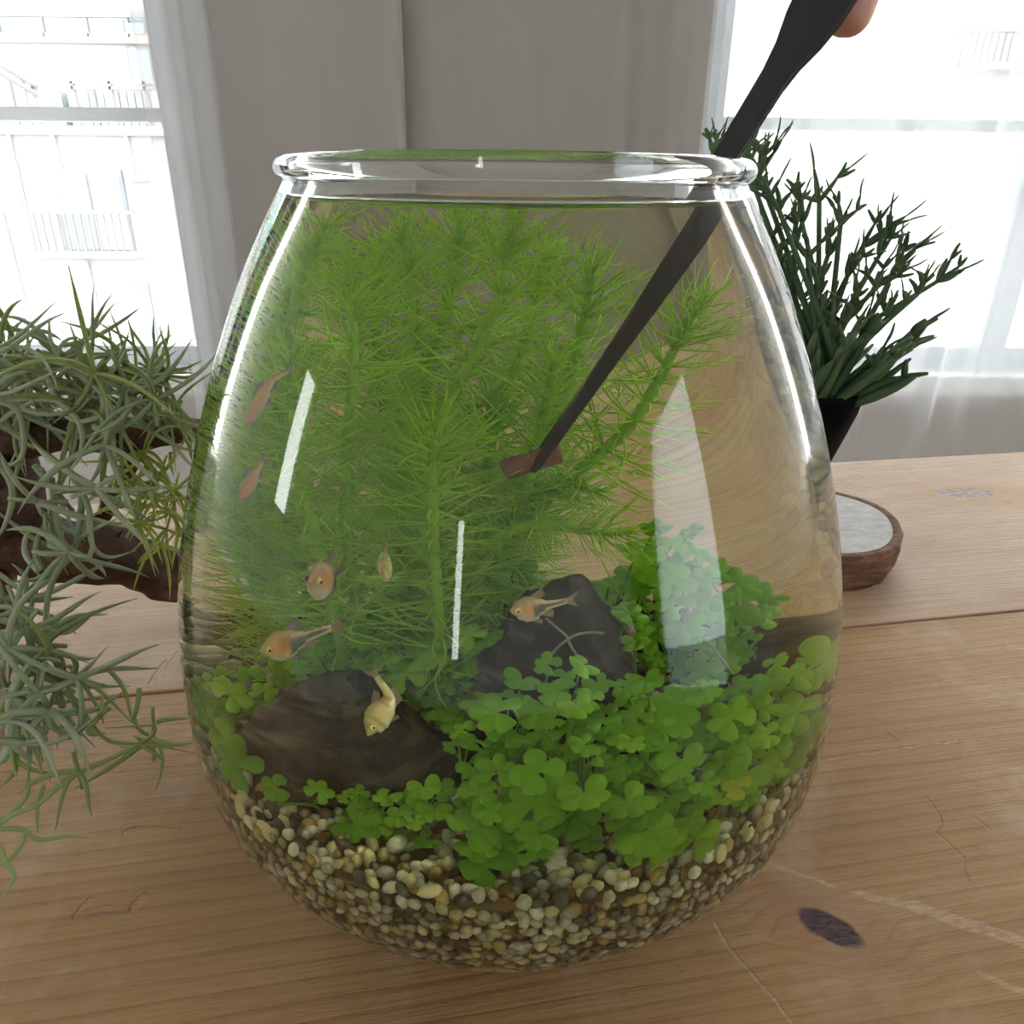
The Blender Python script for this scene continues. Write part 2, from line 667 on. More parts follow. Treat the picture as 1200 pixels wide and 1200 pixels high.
# terrace railing on the lower roof
bpart('handrail', pxbox(MB(), 36, 95, 220, 97.5, YB + .05, .04), m_bsteel)
bpart('handrail', pxbox(MB(), 36, 102, 220, 104, YB + .05, .04), m_bsteel)
for x in (42, 88, 132, 172):
    bpart('post', pxbox(MB(), x - 1.5, 95, x + 1.5, 150, YB + .05, .05), m_bsteel)
for k, x in enumerate(range(98, 180, 9)):
    bpart('shutter_board', pxbox(MB(), x, 105, x + 7, 148, YB + .25, .04), [m_bwall, m_bwin, m_bcurt][k % 3])
bpart('terrace_box', pxbox(MB(), 50, 106, 74, 148, YB + .5, .4), m_bwin)
bpart('terrace_box', pxbox(MB(), 82, 108, 98, 148, YB + .5, .4), m_bdark)
for dz in (0, 10):
    p, q = at_y(-40, 52 + dz, YB - .4), at_y(42, 100 + dz, YB + .05)
    bpart('handrail', MB().tube([p, q], .022, 6), m_bsteel)
for x, y0 in ((14, 84), (30, 92)):
    bpart('post', pxbox(MB(), x - 1.5, y0, x + 1.5, 150, YB - .05, .04), m_bsteel)
# window with its own little balustrade
w = bpart('window', pxbox(MB(), 70, 199, 152, 296, YB, .05, .04), m_bdark)
for x0, x1, m in ((76, 110, m_bwin), (114, 147, m_bcurt)):
    g = bpart('pane', pxbox(MB(), x0, 205, x1, 292, YB - .03, .02, .025), m)
    g.parent = w
bpart('window_ledge', pxbox(MB(), 40, 294, 172, 299, YB, .05, .2), m_bwhite)
bpart('handrail', pxbox(MB(), 40, 247, 156, 250, YB - .17, .03), m_bsteel)
for x in range(42, 158, 9):
    bpart('baluster', pxbox(MB(), x, 250, x + 1.6, 295, YB - .165, .02), m_bsteel)
# drain pipes and joints
for x0, y0, x1, y1, r in ((146, 153, 157, 208, .02), (60, 154, 72, 204, .02), (8, 148, 24, 240, .02), (0, 250, 36, 392, .03), (100, 305, 120, 392, .022), (18, 190, 42, 300, .012)):
    bpart('drain_pipe', MB().tube([at_y(x0, y0, YB - .03), at_y(x1, y1, YB - .03)], r, 6), m_bwall2)
bpart('wall_panel', pxbox(MB(), 160, 330, 182, 420, YB, .03, .02), m_bdark)
bpart('wall_box', pxbox(MB(), 154, 206, 175, 212, YB, .03, .08), m_bwall2)
bpart('side_bay', pxbox(MB(), -300, 145, 10, 900, YB, .5, .5), m_bwhite)

br = empty('white_house', (3.5, YB, -7))
br_inv = Matrix.Translation((-3.5, -YB, 7))
tag(br, 'white house with a pale sheet roof and timber slatted balcony beyond the potted plant', 'building')
R_ = lambda name, mbx, mat: bpart(name, mbx, mat, br, br_inv)
zt_r = at_y(1000, -40, YB + 2).z
R_('wall', MB().box((1.3, YB + 2, -7), (9.5, YB + 6, zt_r)), m_bwhite)
R_('side_wall', pxbox(MB(), 800, -60, 968, 420, YB + 1.97, .1), m_bwall)
for x in (905, 935):
    R_('corner_pipe', pxbox(MB(), x, -40, x + 3, 330, YB + 1.93, .05), m_bwall2)
# pale roof in front, its seams
ra, rb = at_y(880, 205, YB + 1.8), at_y(1300, 330, YB + 1.8)
rc, rd = at_y(1300, 620, YB - 2), at_y(780, 620, YB - 2)
R_('roof', MB(), m_broof) if False else None
vs = [tuple(ra), tuple(rb), tuple(rc), tuple(rd)]
vs += [(x, y, z - .1) for x, y, z in vs]
o = mesh_obj('roof', vs, [(0, 1, 2, 3), (7, 6, 5, 4), (0, 4, 5, 1), (1, 5, 6, 2), (2, 6, 7, 3), (3, 7, 4, 0)], m_broof, None, False)
o.data.transform(br_inv)
o.parent = br
for k in range(9):
    t = (k + .5) / 9
    rn = (rb - ra).cross(rd - ra).normalized()
    rn = rn if rn.z > 0 else -rn
    p = ra.lerp(rd, t).lerp(rb.lerp(rc, t), .01) + rn * .015
    q = rb.lerp(rc, t) + rn * .015
    R_('roof_seam', MB().tube([p, q], .012 + .012 * (1 - t), 5), m_bsteel)
# timber balcony top right
R_('balcony_floor', pxbox(MB(), 1110, 80, 1230, 86, YB + 2, .1, .4), m_bwall2)
R_('balcony_glass', pxbox(MB(), 1128, -10, 1240, 34, YB + 2, .05, .02), m_bglass)
R_('handrail', pxbox(MB(), 1118, 32, 1230, 36, YB + 1.62, .05), m_bsteel)
for x in range(1120, 1228, 8):
    R_('slat', pxbox(MB(), x, 36, x + 5.5, 79, YB + 1.64, .03), m_bbrown)
for a, b in (((1118, 20), (1105, 95)), ((1105, 95), (1200, 110)), ((1128, 5), (1200, 22)), ((1105, 95), (1095, 150))):
    R_('cable', MB().tube([at_y(*a, YB + 1.6), at_y(*b, YB + 1.6)], .018, 5), m_bwall2)
structure(MB().box((-40, -40, -7.1), (40, 40, -7)).build('street_ground', m_bground, None, False), 'pale grey street far below the windows', 'ground')

# ================================================================ table
YAW = math.radians(10.4)
table = empty('table', (0, 0, TABLE), YAW)
tag(table, 'pale pine plank table carrying the bowl, the driftwood and the potted plant', 'table')


def to_table(px, py):
    p = at_z(px, py, TABLE)
    c, s = math.cos(-YAW), math.sin(-YAW)
    return (c * p.x - s * p.y, s * p.x + c * p.y)


def wood_mat(name, seed, knots, segs, dents, pale):
    n = N(name)
    P = n.coord('Object')

    def node_range(v, a, b):
        r = n.node('ShaderNodeMapRange')
        n.set(r.inputs[0], v)
        r.inputs[1].default_value, r.inputs[2].default_value = a, b
        return r.outputs[0]
    n.node_range = node_range
    sx = n.node('ShaderNodeSeparateXYZ')
    n.set(sx.inputs[0], P)
    X, Y = sx.outputs[0], sx.outputs[1]
    off = None
    kmask = None
    halo = None
    for (kx, ky, rx, ry, rot) in knots:
        v = n.mapping(n.vmath('SUBTRACT', P, (kx, ky, 0)), (1, 1, 0), rot=(0, 0, -rot))
        v = n.vmath('DIVIDE', v, (rx, ry, 1))
        d = n.vmath('LENGTH', v)
        wob = n.math('MULTIPLY', n.math('SUBTRACT', n.noise(P, 90, 3), .5), .5)
        d = n.math('ADD', d, wob)
        km = n.node('ShaderNodeMapRange', interpolation_type='SMOOTHSTEP')
        n.set(km.inputs[0], d)
        km.inputs[1].default_value, km.inputs[2].default_value = .8, 1.08
        km.inputs[3].default_value, km.inputs[4].default_value = 1, 0
        hm = n.node('ShaderNodeMapRange', interpolation_type='SMOOTHSTEP')
        n.set(hm.inputs[0], d)
        hm.inputs[1].default_value, hm.inputs[2].default_value = .9, 3.4
        hm.inputs[3].default_value, hm.inputs[4].default_value = 1, 0
        g = n.math('MULTIPLY', hm.outputs[0], ry * 1.4)
        sgn = n.math('SIGN', n.math('SUBTRACT', Y, ky))
        g = n.math('MULTIPLY', g, sgn)
        off = g if off is None else n.math('ADD', off, g)
        kmask = km.outputs[0] if kmask is None else n.math('MAXIMUM', kmask, km.outputs[0])
        halo = hm.outputs[0] if halo is None else n.math('MAXIMUM', halo, hm.outputs[0])
    yy = Y if off is None else n.math('SUBTRACT', Y, off)
    cb = n.node('ShaderNodeCombineXYZ')
    n.set(cb.inputs[0], n.math('MULTIPLY', X, .10))
    n.set(cb.inputs[1], yy)
    cb.inputs[2].default_value = seed
    G = cb.outputs[0]
    # annual rings: slow warp, then bands across the plank
    warp = n.math('MULTIPLY', n.noise(G, 9, 3), .055)
    warp2 = n.math('MULTIPLY', n.noise(n.mapping(P, (3, 20, 1)), 2.0, 2), .006)
    band = n.math('MULTIPLY', n.math('ADD', n.math('ADD', yy, warp), warp2), 118.0)
    saw = n.math('FRACT', band)
    rng = n.math('POWER', saw, 5.0)
    amount = n.noise(n.mapping(P, (2.2, 5, 1), loc=(seed, 0, 0)), 2.2, 3)
    rng = n.math('MULTIPLY', rng, n.math('MULTIPLY', amount, 1.25))
    fib = n.noise(n.mapping(P, (16, 520, 1)), 1.0, 6, .75)
    fib = n.node_range(fib, .34, .66)
    broad = n.noise(n.mapping(P, (1.6, 9, 1), loc=(0, seed, 0)), 2.0, 4)
    if pale:
        base = n.ramp(broad, [(.3, (.52, .33, .19)), (.5, (.62, .44, .29)), (.72, (.70, .55, .41))])
        dark = (.42, .235, .10)
    else:
        base = n.ramp(broad, [(.3, (.44, .235, .075)), (.5, (.53, .305, .105)), (.72, (.62, .39, .17))])
        dark = (.22, .10, .03)
    c = n.mix(n.math('MULTIPLY', rng, .9), base, dark)
    c = n.mix(n.math('MULTIPLY', n.math('SUBTRACT', 1.0, fib), .42), c, tuple(x * .72 for x in dark), 'MIX')
    pore = n.node_range(n.noise(n.mapping(P, (70, 900, 1)), 1.0, 3, .6), .60, .70)
    c = n.mix(n.math('MULTIPLY', pore, .45), c, tuple(x * .6 for x in dark))
    rub = n.ramp(n.noise(P, 11, 5, .65), [(.52, (0, 0, 0)), (.7, (1, 1, 1))])
    c = n.mix(n.math('MULTIPLY', rub, .35), c, (.72, .56, .42))
    height = n.math('SUBTRACT', n.math('MULTIPLY', fib, .5), n.math('MULTIPLY', rng, .6))
    height = n.math('ADD', height, n.math('MULTIPLY', n.noise(n.mapping(P, (220, 320, 1)), 1.0, 3), .35))
    if halo is not None:
        c = n.mix(n.math('MULTIPLY', halo, .45), c, (.40, .18, .085) if not pale else (.46, .26, .085))
        kc = n.node_range(n.noise(n.mapping(P, (160, 420, 1), rot=(0, 0, .6)), 1.0, 5, .7), .36, .64)
        if pale:
            kcol = n.mix(kc, (.34, .22, .20), (.74, .60, .54))
        else:
            kcol = n.mix(kc, (.012, .004, .006), (.17, .06, .065))
        c = n.mix(kmask, c, kcol)
        height = n.math('SUBTRACT', height, n.math('MULTIPLY', n.math('MULTIPLY', kmask, kc), 2.0))

    def seg(ax, ay, bx, by, w):
        pa = n.vmath('SUBTRACT', n.vmath('ADD', P, n.vmath('SCALE', n.vmath('SUBTRACT', n.node_noise(P), (.5, .5, .5)), scale=.006)), (ax, ay, 0))
        ba = (bx - ax, by - ay, 0)
        L2 = ba[0]**2 + ba[1]**2
        t = n.math('DIVIDE', n.vmath('DOT_PRODUCT', pa, ba), L2, clamp=True)
        q = n.vmath('SCALE', ba, scale=t)
        dd = n.vmath('LENGTH', n.vmath('MULTIPLY', n.vmath('SUBTRACT', pa, q), (1, 1, 0)))
        mr = n.node('ShaderNodeMapRange', interpolation_type='SMOOTHSTEP')
        n.set(mr.inputs[0], dd)
        mr.inputs[1].default_value, mr.inputs[2].default_value = w * .5, w
        mr.inputs[3].default_value, mr.inputs[4].default_value = 1, 0
        return mr.outputs[0]

    def node_noise(vec):
        k = n.node('ShaderNodeTexNoise')
        n.set(k.inputs['Vector'], vec)
        k.inputs['Scale'].default_value = 60
        return k.outputs[1]
    n.node_noise = node_noise
    for (a, b, w, col, depth) in segs:
        m = seg(*to_table(*a), *to_table(*b), w)
        if col:
            c = n.mix(n.math('MULTIPLY', n.math('MULTIPLY', m, n.node_range(n.noise(n.mapping(P, (200, 700, 1)), 1.0, 4, .7), .35, .65)), .6), c, col)
        height = n.math('SUBTRACT', height, n.math('MULTIPLY', m, depth))
    nm = n.bump(height, .75, .0013)
    ro = n.math('ADD', .40, n.math('MULTIPLY', fib, .22))
    return n.done(n.principled(c, ro, nm, .45))


pale_l, dk = (.72, .54, .36), (.25, .12, .05)
near_segs = [((838, 1085), (868, 1130), .0010, (.75, .52, .28), .8), ((868, 1130), (932, 1202), .0010, (.75, .52, .28), .8),
             ((900, 1012), (975, 1036), .0014, pale_l, .3), ((1000, 1045), (1080, 1065), .0022, pale_l, .2), ((1075, 1062), (1210, 1108), .0042, pale_l, .4),
             ((92, 1070), (155, 1062), .0022, None, 2.0), ((157, 1062), (170, 1050), .0022, None, 2.0), ((96, 1062), (103, 1055), .0018, None, 1.6),
             ((148, 977), (156, 972), .0022, None, 2.0), ((160, 970), (212, 972), .0013, None, 1.2),
             ((1085, 932), (1104, 963), .0008, dk, .6), ((1104, 963), (1098, 975), .0008, dk, .6), ((1098, 975), (1130, 1005), .0008, dk, .6), ((1130, 1005), (1138, 1032), .0008, dk, .6),
             ((1040, 860), (1052, 868), .0010, dk, .6), ((1145, 960), (1158, 970), .0010, dk, .5), ((930, 895), (1120, 868), .0007, pale_l, .2), ((1150, 1140), (1210, 1165), .002, pale_l, .2)]
far_segs = [((1104, 578), (1140, 573), .0010, dk, .6), ((1140, 573), (1142, 583), .0010, dk, .6), ((1145, 577), (1172, 583), .0010, dk, .6),
            ((990, 690), (1020, 698), .004, (.50, .30, .12), .2), ((1030, 690), (1052, 696), .002, (.50, .30, .12), .2),
            ((178, 800), (195, 775), .0022, (.48, .29, .12), 1.4), ((190, 792), (210, 765), .0022, (.48, .29, .12), 1.4)]
kn = to_table(972, 1087)
kf = to_table(1133, 578)
m_near = wood_mat('pine_near', 1.3, [(kn[0], kn[1], .0135, .0075, math.radians(-42))], near_segs, [], False)
m_far = wood_mat('pine_far', 4.1, [(kf[0], kf[1], .033, .013, math.radians(-4))], far_segs, [], True)
m_side = wood_mat('pine_plain', 7.7, [], [], [], False)
for (y0, y1, m) in ((-.222, .1200, m_near), (.1226, .4325, m_far)):
    o = MB().box((-.95, y0, -.034), (1.0, y1, 0)).build('plank', m, table, False)
    b = o.modifiers.new('bevel', 'BEVEL')
    b.width = .0012
    b.segments = 2
for x in (-.82, .86):
    for y in (-.17, .38):
        MB().box((x - .03, y - .03, -TABLE), (x + .03, y + .03, -.034)).build('leg', m_side, table, False)
for y in (-.19, .40):
    MB().box((-.79, y - .012, -.11), (.83, y + .012, -.034)).build('apron', m_side, table, False)

# ================================================================ glass bowl and water
m_glass = glass_mat('clear_glass', 1.5, (.985, .995, .99))
m_water_side = glass_mat('water_at_glass', 1.333 / 1.5, (.985, .975, .82))
m_water_top = glass_mat('water_surface', 1.333, (.985, .99, .95))
SEG = 160
MEN = .0026                                # height of the meniscus on the glass
WTOP = WATER + MEN


def offset_profile(zs, t):
    out = []
    for z in zs:
        dr = (r_out(z + 5e-4) - r_out(z - 5e-4)) / 1e-3
        k = math.hypot(1, dr)
        out.append((r_out(z) - t / k, z + t * dr / k))
    return out


ztop = 1.0 + .005 * D
zo = [TABLE + .0004 + (ztop - TABLE - .0004) * (1 - math.cos(math.pi * i / 90)) / 2 for i in range(91)]
outer = [(r_out(z), z) for z in zo]
base = [(.0004, TABLE + .003), (.03, TABLE + .0025), (r_out(TABLE) - .006, TABLE + .0004)]
lip = []
lc_r, lc_z, lr = r_out(ztop) - .0006, ztop + .0022, .0038
for i in range(15):
    a = math.radians(-62 + i * 16.5)
    lip.append((lc_r + lr * math.cos(a), lc_z + lr * math.sin(a)))
zin = [z for z in np.linspace(ztop - .0005, WTOP, 14)]
inner_dry = offset_profile(zin, GT)
inner_dry = [p for p in inner_dry if p[1] > WTOP]
rw = r_out(WTOP) - GT
prof = base + outer + lip + inner_dry + [(rw, WTOP)]
mb = MB().lathe(prof, SEG)
mb.f.append(tuple(reversed(range(SEG))))
bowl = mb.build('glass_bowl', m_glass)
tag(bowl, 'large egg-shaped clear glass bowl planted as an aquarium', 'bowl')

zs = [WTOP - (WTOP - TABLE - .004) * (1 - math.cos(math.pi * i / 90)) / 2 for i in range(0, 88)]
side = [(rw, WTOP)] + [p for p in offset_profile(zs, GT)[1:] if TABLE + .005 < p[1] < WTOP - 1e-5]
side += [(side[-1][0] - .004, TABLE + .0045), (.03, TABLE + .005), (.0004, TABLE + .005)]
mb = MB().lathe(side, SEG)
mb.f = [tuple(reversed(q)) for q in mb.f]
water = mb.build('water', m_water_side)
me = water.data
me.materials.append(m_water_top)
bm = bmesh.new()
bm.from_mesh(me)
rows = []
for k_ in range(15):
    u_ = .012 * (1 - k_ / 14) ** 1.6
    rows.append([bm.verts.new(((rw - u_) * math.cos(2 * math.pi * j / SEG), (rw - u_) * math.sin(2 * math.pi * j / SEG),
                               WATER + MEN * math.exp(-u_ / .0019))) for j in range(SEG)])
fcs = [bm.faces.new(rows[0])]
for k_ in range(14):
    for j in range(SEG):
        j2 = (j + 1) % SEG
        fcs.append(bm.faces.new((rows[k_][j], rows[k_ + 1][j], rows[k_ + 1][j2], rows[k_][j2])))
bm.normal_update()
for fc in fcs:
    fc.material_index = 1
    fc.smooth = True
    if fc.normal.z < 0:
        fc.normal_flip()
bm.to_mesh(me)
bm.free()
tag(water, 'clear faintly yellow water filling the glass bowl', 'water')

# ================================================================ gravel
GZ0 = TABLE + .081


def ground(x, y):
    r = math.hypot(x, y)
    return GZ0 + .009 * (r / .125) ** 2 * (1 if y < 0 else max(0.0, 1 - y / .05)) - .012 * max(0.0, min(1.0, y / .08))


def rock_mesh(name, seed, sub=2, rough=.18, sc=(1, 1, 1), freq=1.6):
    bm = bmesh.new()
    bmesh.ops.create_icosphere(bm, subdivisions=sub, radius=1.0)
    o = Vector((seed * 3.1, seed * 1.7, seed * 5.3))
    for v in bm.verts:
        d = mnoise.noise(v.co * freq + o) * rough * 1.6 + mnoise.noise(v.co * freq * 2.4 + o) * rough * .5
        v.co = v.co * (1 + d)
        v.co = Vector((v.co.x * sc[0], v.co.y * sc[1], v.co.z * sc[2]))
    me = bpy.data.meshes.new(name)
    bm.to_mesh(me)
    bm.free()
    me.polygons.foreach_set('use_smooth', [True] * len(me.polygons))
    return me


def pebble_mat(name, c):
    n = N(name)
    p = n.coord()
    rnd = n.node('ShaderNodeObjectInfo').outputs['Random']
    f = n.noise(p, 2.2, 4)
    a = n.mix(f, tuple(x * .72 for x in c), tuple(min(1, x * 1.12) for x in c))
    a = n.mix(n.math('MULTIPLY', rnd, .35), a, tuple(x * .7 for x in c))
    return n.done(n.principled(a, .5, None, .35))


PEB = [('white', (.86, .84, .74)), ('cream', (.76, .68, .42)), ('tan', (.55, .40, .15)), ('pale grey', (.50, .49, .40)),
       ('dark grey', (.13, .125, .10)), ('brown', (.24, .14, .05))]
PEB_W = [.22, .24, .14, .18, .13, .09]
pm = [pebble_mat('pebble_' + c.replace(' ', '_'), k) for c, k in PEB]
shapes = [(1.0, .78, .66), (1.25, .8, .7), (.95, .9, .8), (1.1, .7, .85)]
peb_mesh = {}
for ci in range(6):
    for si, s in enumerate(shapes):
        me = rock_mesh('pebble', 1 + si + ci * .37, 2, .13, s, 1.2)
        me.materials.append(pm[ci])
        peb_mesh[ci, si] = me
rnd = random.Random(21)
cands = []
# top layer
sp = .0046
ny = int(.25 / sp)
for iy in range(ny):
    for ix in range(ny):
        x = -.125 + ix * sp + rnd.uniform(-.0014, .0014) + (iy % 2) * sp / 2
        y = -.125 + iy * sp + rnd.uniform(-.0014, .0014)
        z = ground(x, y) + rnd.uniform(-.0016, .0018)
        if math.hypot(x, y) < r_out(z) - GT - .0035:
            cands.append((x, y, z, rnd.uniform(.0018, .0032) * (1.25 if rnd.random() < .15 else 1)))
# pebbles pressed against the glass
wall_p = []
z = TABLE + .008
while z < GZ0 + .012:
    rr = r_out(z) - GT - .0030
    k = int(2 * math.pi * rr / .0039)
    for j in range(k):
        a = 2 * math.pi * (j + rnd.uniform(-.3, .3)) / k
        x, y = rr * math.cos(a), rr * math.sin(a)
        if y < .06 and z < ground(x, y) - .001:
            wall_p.append((x, y, z + rnd.uniform(-.001, .001), rnd.uniform(.0020, .0030)))
    z += .0034


def seen_size(c):
    return c[3] / (Vector(c[:3]) - Vector(CAM)).length


def covered(c):
    x, y = c[0], c[1]
    return y > -.045 and abs(x) < .075


order = sorted([c for c in cands if not covered(c)], key=lambda c: -seen_size(c) + (.02 if c[1] > -.03 else 0) * 0)
front = [c for c in order if c[1] < -.035][:300]
fs_ = set(id(c) for c in front)
for c in front:
    ci = rnd.choices(range(6), PEB_W)[0]
    si = rnd.randrange(4)
    o = link(bpy.data.objects.new('pebble', peb_mesh[ci, si]))
    o.location = c[:3]
    o.rotation_euler = (rnd.uniform(0, 6), rnd.uniform(0, 6), rnd.uniform(0, 6))
    o.scale = (c[3],) * 3
    tag(o, 'small %s pebble on the gravel bed inside the bowl' % PEB[ci][0], 'pebble', 'pebbles on the gravel bed')
# everything else joined
ico = rock_mesh('tmp', 2.2, 1, .12, (1.08, .85, .72), 1.2)
iv = np.array([v.co[:] for v in ico.vertices])
it = [tuple(p.vertices) for p in ico.polygons]
V, Fc, Cc = [], [], []
rest = [c for c in cands if id(c) not in fs_] + wall_p
for c in rest:
    q = Quaternion((rnd.gauss(0, 1), rnd.gauss(0, 1), rnd.gauss(0, 1), rnd.gauss(0, 1))).normalized().to_matrix()
    Q = np.array(q)
    pv = (iv @ Q.T) * c[3] + np.array(c[:3])
    n0 = len(V)
    V += [tuple(p) for p in pv]
    Fc += [tuple(n0 + i for i in t) for t in it]
    k = PEB[rnd.choices(range(6), PEB_W)[0]][1]
    s = rnd.uniform(.5, 1.0)
    Cc += [(k[0] * s, k[1] * s, k[2] * s, 1)] * len(pv)
# the sand core between the pebbles
core = MB()
prof = [(.0005, GZ0 - .0045)]
n0 = len(V)
rings = 24
seg = 48
for i in range(rings + 1):
    r = .0005 + (.122 - .0005) * i / rings
    for j in range(seg):
        a = 2 * math.pi * j / seg
        x, y = r * math.cos(a), r * math.sin(a)
        z = ground(x, y) - .0035
        rm = r_out(z) - GT - .006
        k = min(1, rm / max(r, 1e-6))
        V.append((x * k, y * k, z))
        Cc.append((.34, .27, .16, 1))
zz = np.linspace(GZ0 + .006, TABLE + .007, 18)
for z in zz:
    for j in range(seg):
        a = 2 * math.pi * j / seg
        r = r_out(z) - GT - .0062
        zg = ground(r * math.cos(a), r * math.sin(a)) - .0036
        V.append((r * math.cos(a), r * math.sin(a), min(z, zg)))
        Cc.append((.34, .27, .16, 1))
for i in range(rings + 18):
    for j in range(seg):
        j2 = (j + 1) % seg
        Fc.append((n0 + i * seg + j, n0 + i * seg + j2, n0 + (i + 1) * seg + j2, n0 + (i + 1) * seg + j))
nn = N('gravel_mix')
at = nn.node('ShaderNodeAttribute', attribute_name='Col')
gm = nn.done(nn.principled(nn.mix(nn.math('MULTIPLY', nn.noise(nn.coord(), 700, 3), .5), at.outputs[0], (.08, .06, .03)), .5, None, .35))
gr = mesh_obj('gravel_bed', V, Fc, gm)
ca = gr.data.color_attributes.new('Col', 'FLOAT_COLOR', 'POINT')
ca.data.foreach_set('color', [x for c in Cc for x in c])
tag(gr, 'mixed cream and brown gravel filling the bottom of the bowl', 'gravel', kind='stuff')

# ================================================================ rocks in the bowl


def stone_mat(name, a, b, c, sc=40):
    n = N(name)
    p = n.coord()
    f = n.noise(p, sc, 7, .65)
    g = n.noise(n.mapping(p, (30, 30, 160)), 1.0, 5, .6)
    mr = n.node('ShaderNodeMapRange')
    n.set(mr.inputs[0], f)
    mr.inputs[1].default_value, mr.inputs[2].default_value = .36, .66
    col = n.mix(mr.outputs[0], a, b)
    col = n.mix(n.ramp(g, [(.50, (0, 0, 0)), (.72, (1, 1, 1))]), col, c)
    h = n.math('ADD', n.math('MULTIPLY', f, .7), n.math('MULTIPLY', g, .5))
    return n.done(n.principled(col, .75, n.bump(h, 1.0, .004), .25))


m_rock = stone_mat('slate_rock', (.018, .016, .015), (.075, .060, .052), (.20, .19, .17), 95)
m_rockdark = stone_mat('black_rock', (.010, .009, .009), (.038, .032, .028), (.085, .08, .065), 95)
m_slab = stone_mat('brown_slab', (.04, .032, .02), (.10, .08, .05), (.18, .19, .11))


def rock(name, loc, size, seed, mat, label, rot=(0, 0, 0), sub=4, rough=.2, flats=5):
    bm = bmesh.new()
    bmesh.ops.create_icosphere(bm, subdivisions=sub, radius=1.0)
    rr = random.Random(seed)
    planes = []
    for _ in range(flats):
        d = Vector((rr.gauss(0, 1), rr.gauss(0, 1), rr.gauss(0, 1))).normalized()
        planes.append((d, rr.uniform(.52, .86)))
    off = Vector((seed * 7.7, seed * 2.2, seed))
    for v in bm.verts:
        for d, h in planes:
            e = v.co.dot(d) - h
            if e > 0:
                v.co -= d * e * .92
        k = mnoise.noise(v.co * 1.5 + off) * rough + abs(mnoise.noise(v.co * 3.2 + off)) * rough * .7 + mnoise.noise(v.co * 9 + off) * rough * .22
        v.co *= 1 + k
        s = mnoise.noise(Vector((v.co.x * 1.2, v.co.y * 1.2, v.co.z * 9)) + off) * .05
        v.co.x *= 1 + s
        v.co.y *= 1 + s
        v.co = Vector((v.co.x * size[0], v.co.y * size[1], v.co.z * size[2]))
    me = bpy.data.meshes.new(name)
    bm.to_mesh(me)
    bm.free()
    me.polygons.foreach_set('use_smooth', [True] * len(me.polygons))
    me.materials.append(mat)
    o = link(bpy.data.objects.new(name, me))
    o.location = loc
    o.rotation_euler = rot
    return tag(o, label, 'rock')


def hull_rock(name, outline, y0, y1, mat, label, seed, cuts=3, amp=.0016):
    """angular stone: convex hull over a traced outline with its own depth, then broken up"""
    rr = random.Random(seed)
    bm = bmesh.new()
    cx = sum(o[0] for o in outline) / len(outline)
    cy_ = sum(o[1] for o in outline) / len(outline)
    ym = (y0 + y1) / 2
    pts = []
    for (x, y) in outline:
        pts.append(W(x, y, ym + rr.uniform(-.3, .3) * (y1 - y0)))
        k = rr.uniform(.45, .75)
        pts.append(W(cx + (x - cx) * k, cy_ + (y - cy_) * k, ym) + Vector((0, (y0 - ym) * rr.uniform(.8, 1.05), 0)))
        pts.append(W(cx + (x - cx) * k, cy_ + (y - cy_) * k, ym) + Vector((0, (y1 - ym) * rr.uniform(.8, 1.05), 0)))
    c = sum(pts, Vector()) / len(pts)
    low = min(p_.z for p_ in pts)
    pts += [Vector((p_.x, p_.y, low - .012)) for p_ in pts[::4]]
    for p_ in pts:
        bm.verts.new(keep_in(p_, .003) - c)
    r_ = bmesh.ops.convex_hull(bm, input=bm.verts)
    bmesh.ops.delete(bm, geom=[v for v in bm.verts if not v.link_faces], context='VERTS')
    bmesh.ops.triangulate(bm, faces=bm.faces[:])
    for _ in range(cuts):
        bmesh.ops.subdivide_edges(bm, edges=[e for e in bm.edges if e.calc_length() > .0022], cuts=1, use_grid_fill=True)
        bmesh.ops.triangulate(bm, faces=bm.faces[:])
    bm.normal_update()
    off = Vector((seed, seed * 2.3, 1))
    mv = []
    for v in bm.verts:
        q = v.co
        d = mnoise.noise(q * 60 + off) * 1.2 + abs(mnoise.noise(q * 130 + off)) * 1.0 + mnoise.noise(Vector((q.x * 70, q.y * 70, q.z * 420)) + off) * .55 + mnoise.noise(q * 420 + off) * .25
        mv.append(q + v.normal * (d * amp))
    for v, q in zip(bm.verts, mv):
        v.co = q
    me = bpy.data.meshes.new(name)
    bm.to_mesh(me)
    bm.free()
    me.polygons.foreach_set('use_smooth', [True] * len(me.polygons))
    me.materials.append(mat)
    o = link(bpy.data.objects.new(name, me))
    o.location = c
    return tag(o, label, 'rock')


hull_rock('rock', [(290, 865), (300, 842), (345, 803), (372, 797), (425, 806), (462, 838), (520, 868), (540, 888), (535, 915), (490, 925), (420, 940), (370, 932), (318, 905)],
          -.072, -.022, m_rock, 'large slate-grey rock with a sloping top half buried in the gravel', 4, 4)
c = W(522, 905, -.04)
rock('rock', c, (.020, .016, .016), 9, m_rockdark, 'low dark rock wedged beside the large slate-grey rock', (0, .3, .4), 4, .2, 5)
hull_rock('rock', [(588, 815), (598, 760), (628, 700), (648, 684), (668, 681), (694, 692), (716, 722), (738, 765), (746, 815), (680, 830)],
          -.040, .004, m_rockdark, 'upright black rock under the lone orange fish', 13, 4, .0018)
c = W(606, 765, -.024)
rock('rock', c + Vector((0, 0, -.004)), (.012, .010, .024), 17, m_rock, 'narrow grey rock leaning on the black rock', (0, .25, .3), 4, .22, 5)
c = W(900, 775, .030)
rock('rock', c + Vector((.004, 0, -.010)), (.040, .026, .026), 23, m_slab, 'brown slab rock with a mossy top edge behind the right hand foliage'.replace('right hand ', 'front '), (-.2, -.26, -.15), 5, .12, 12)

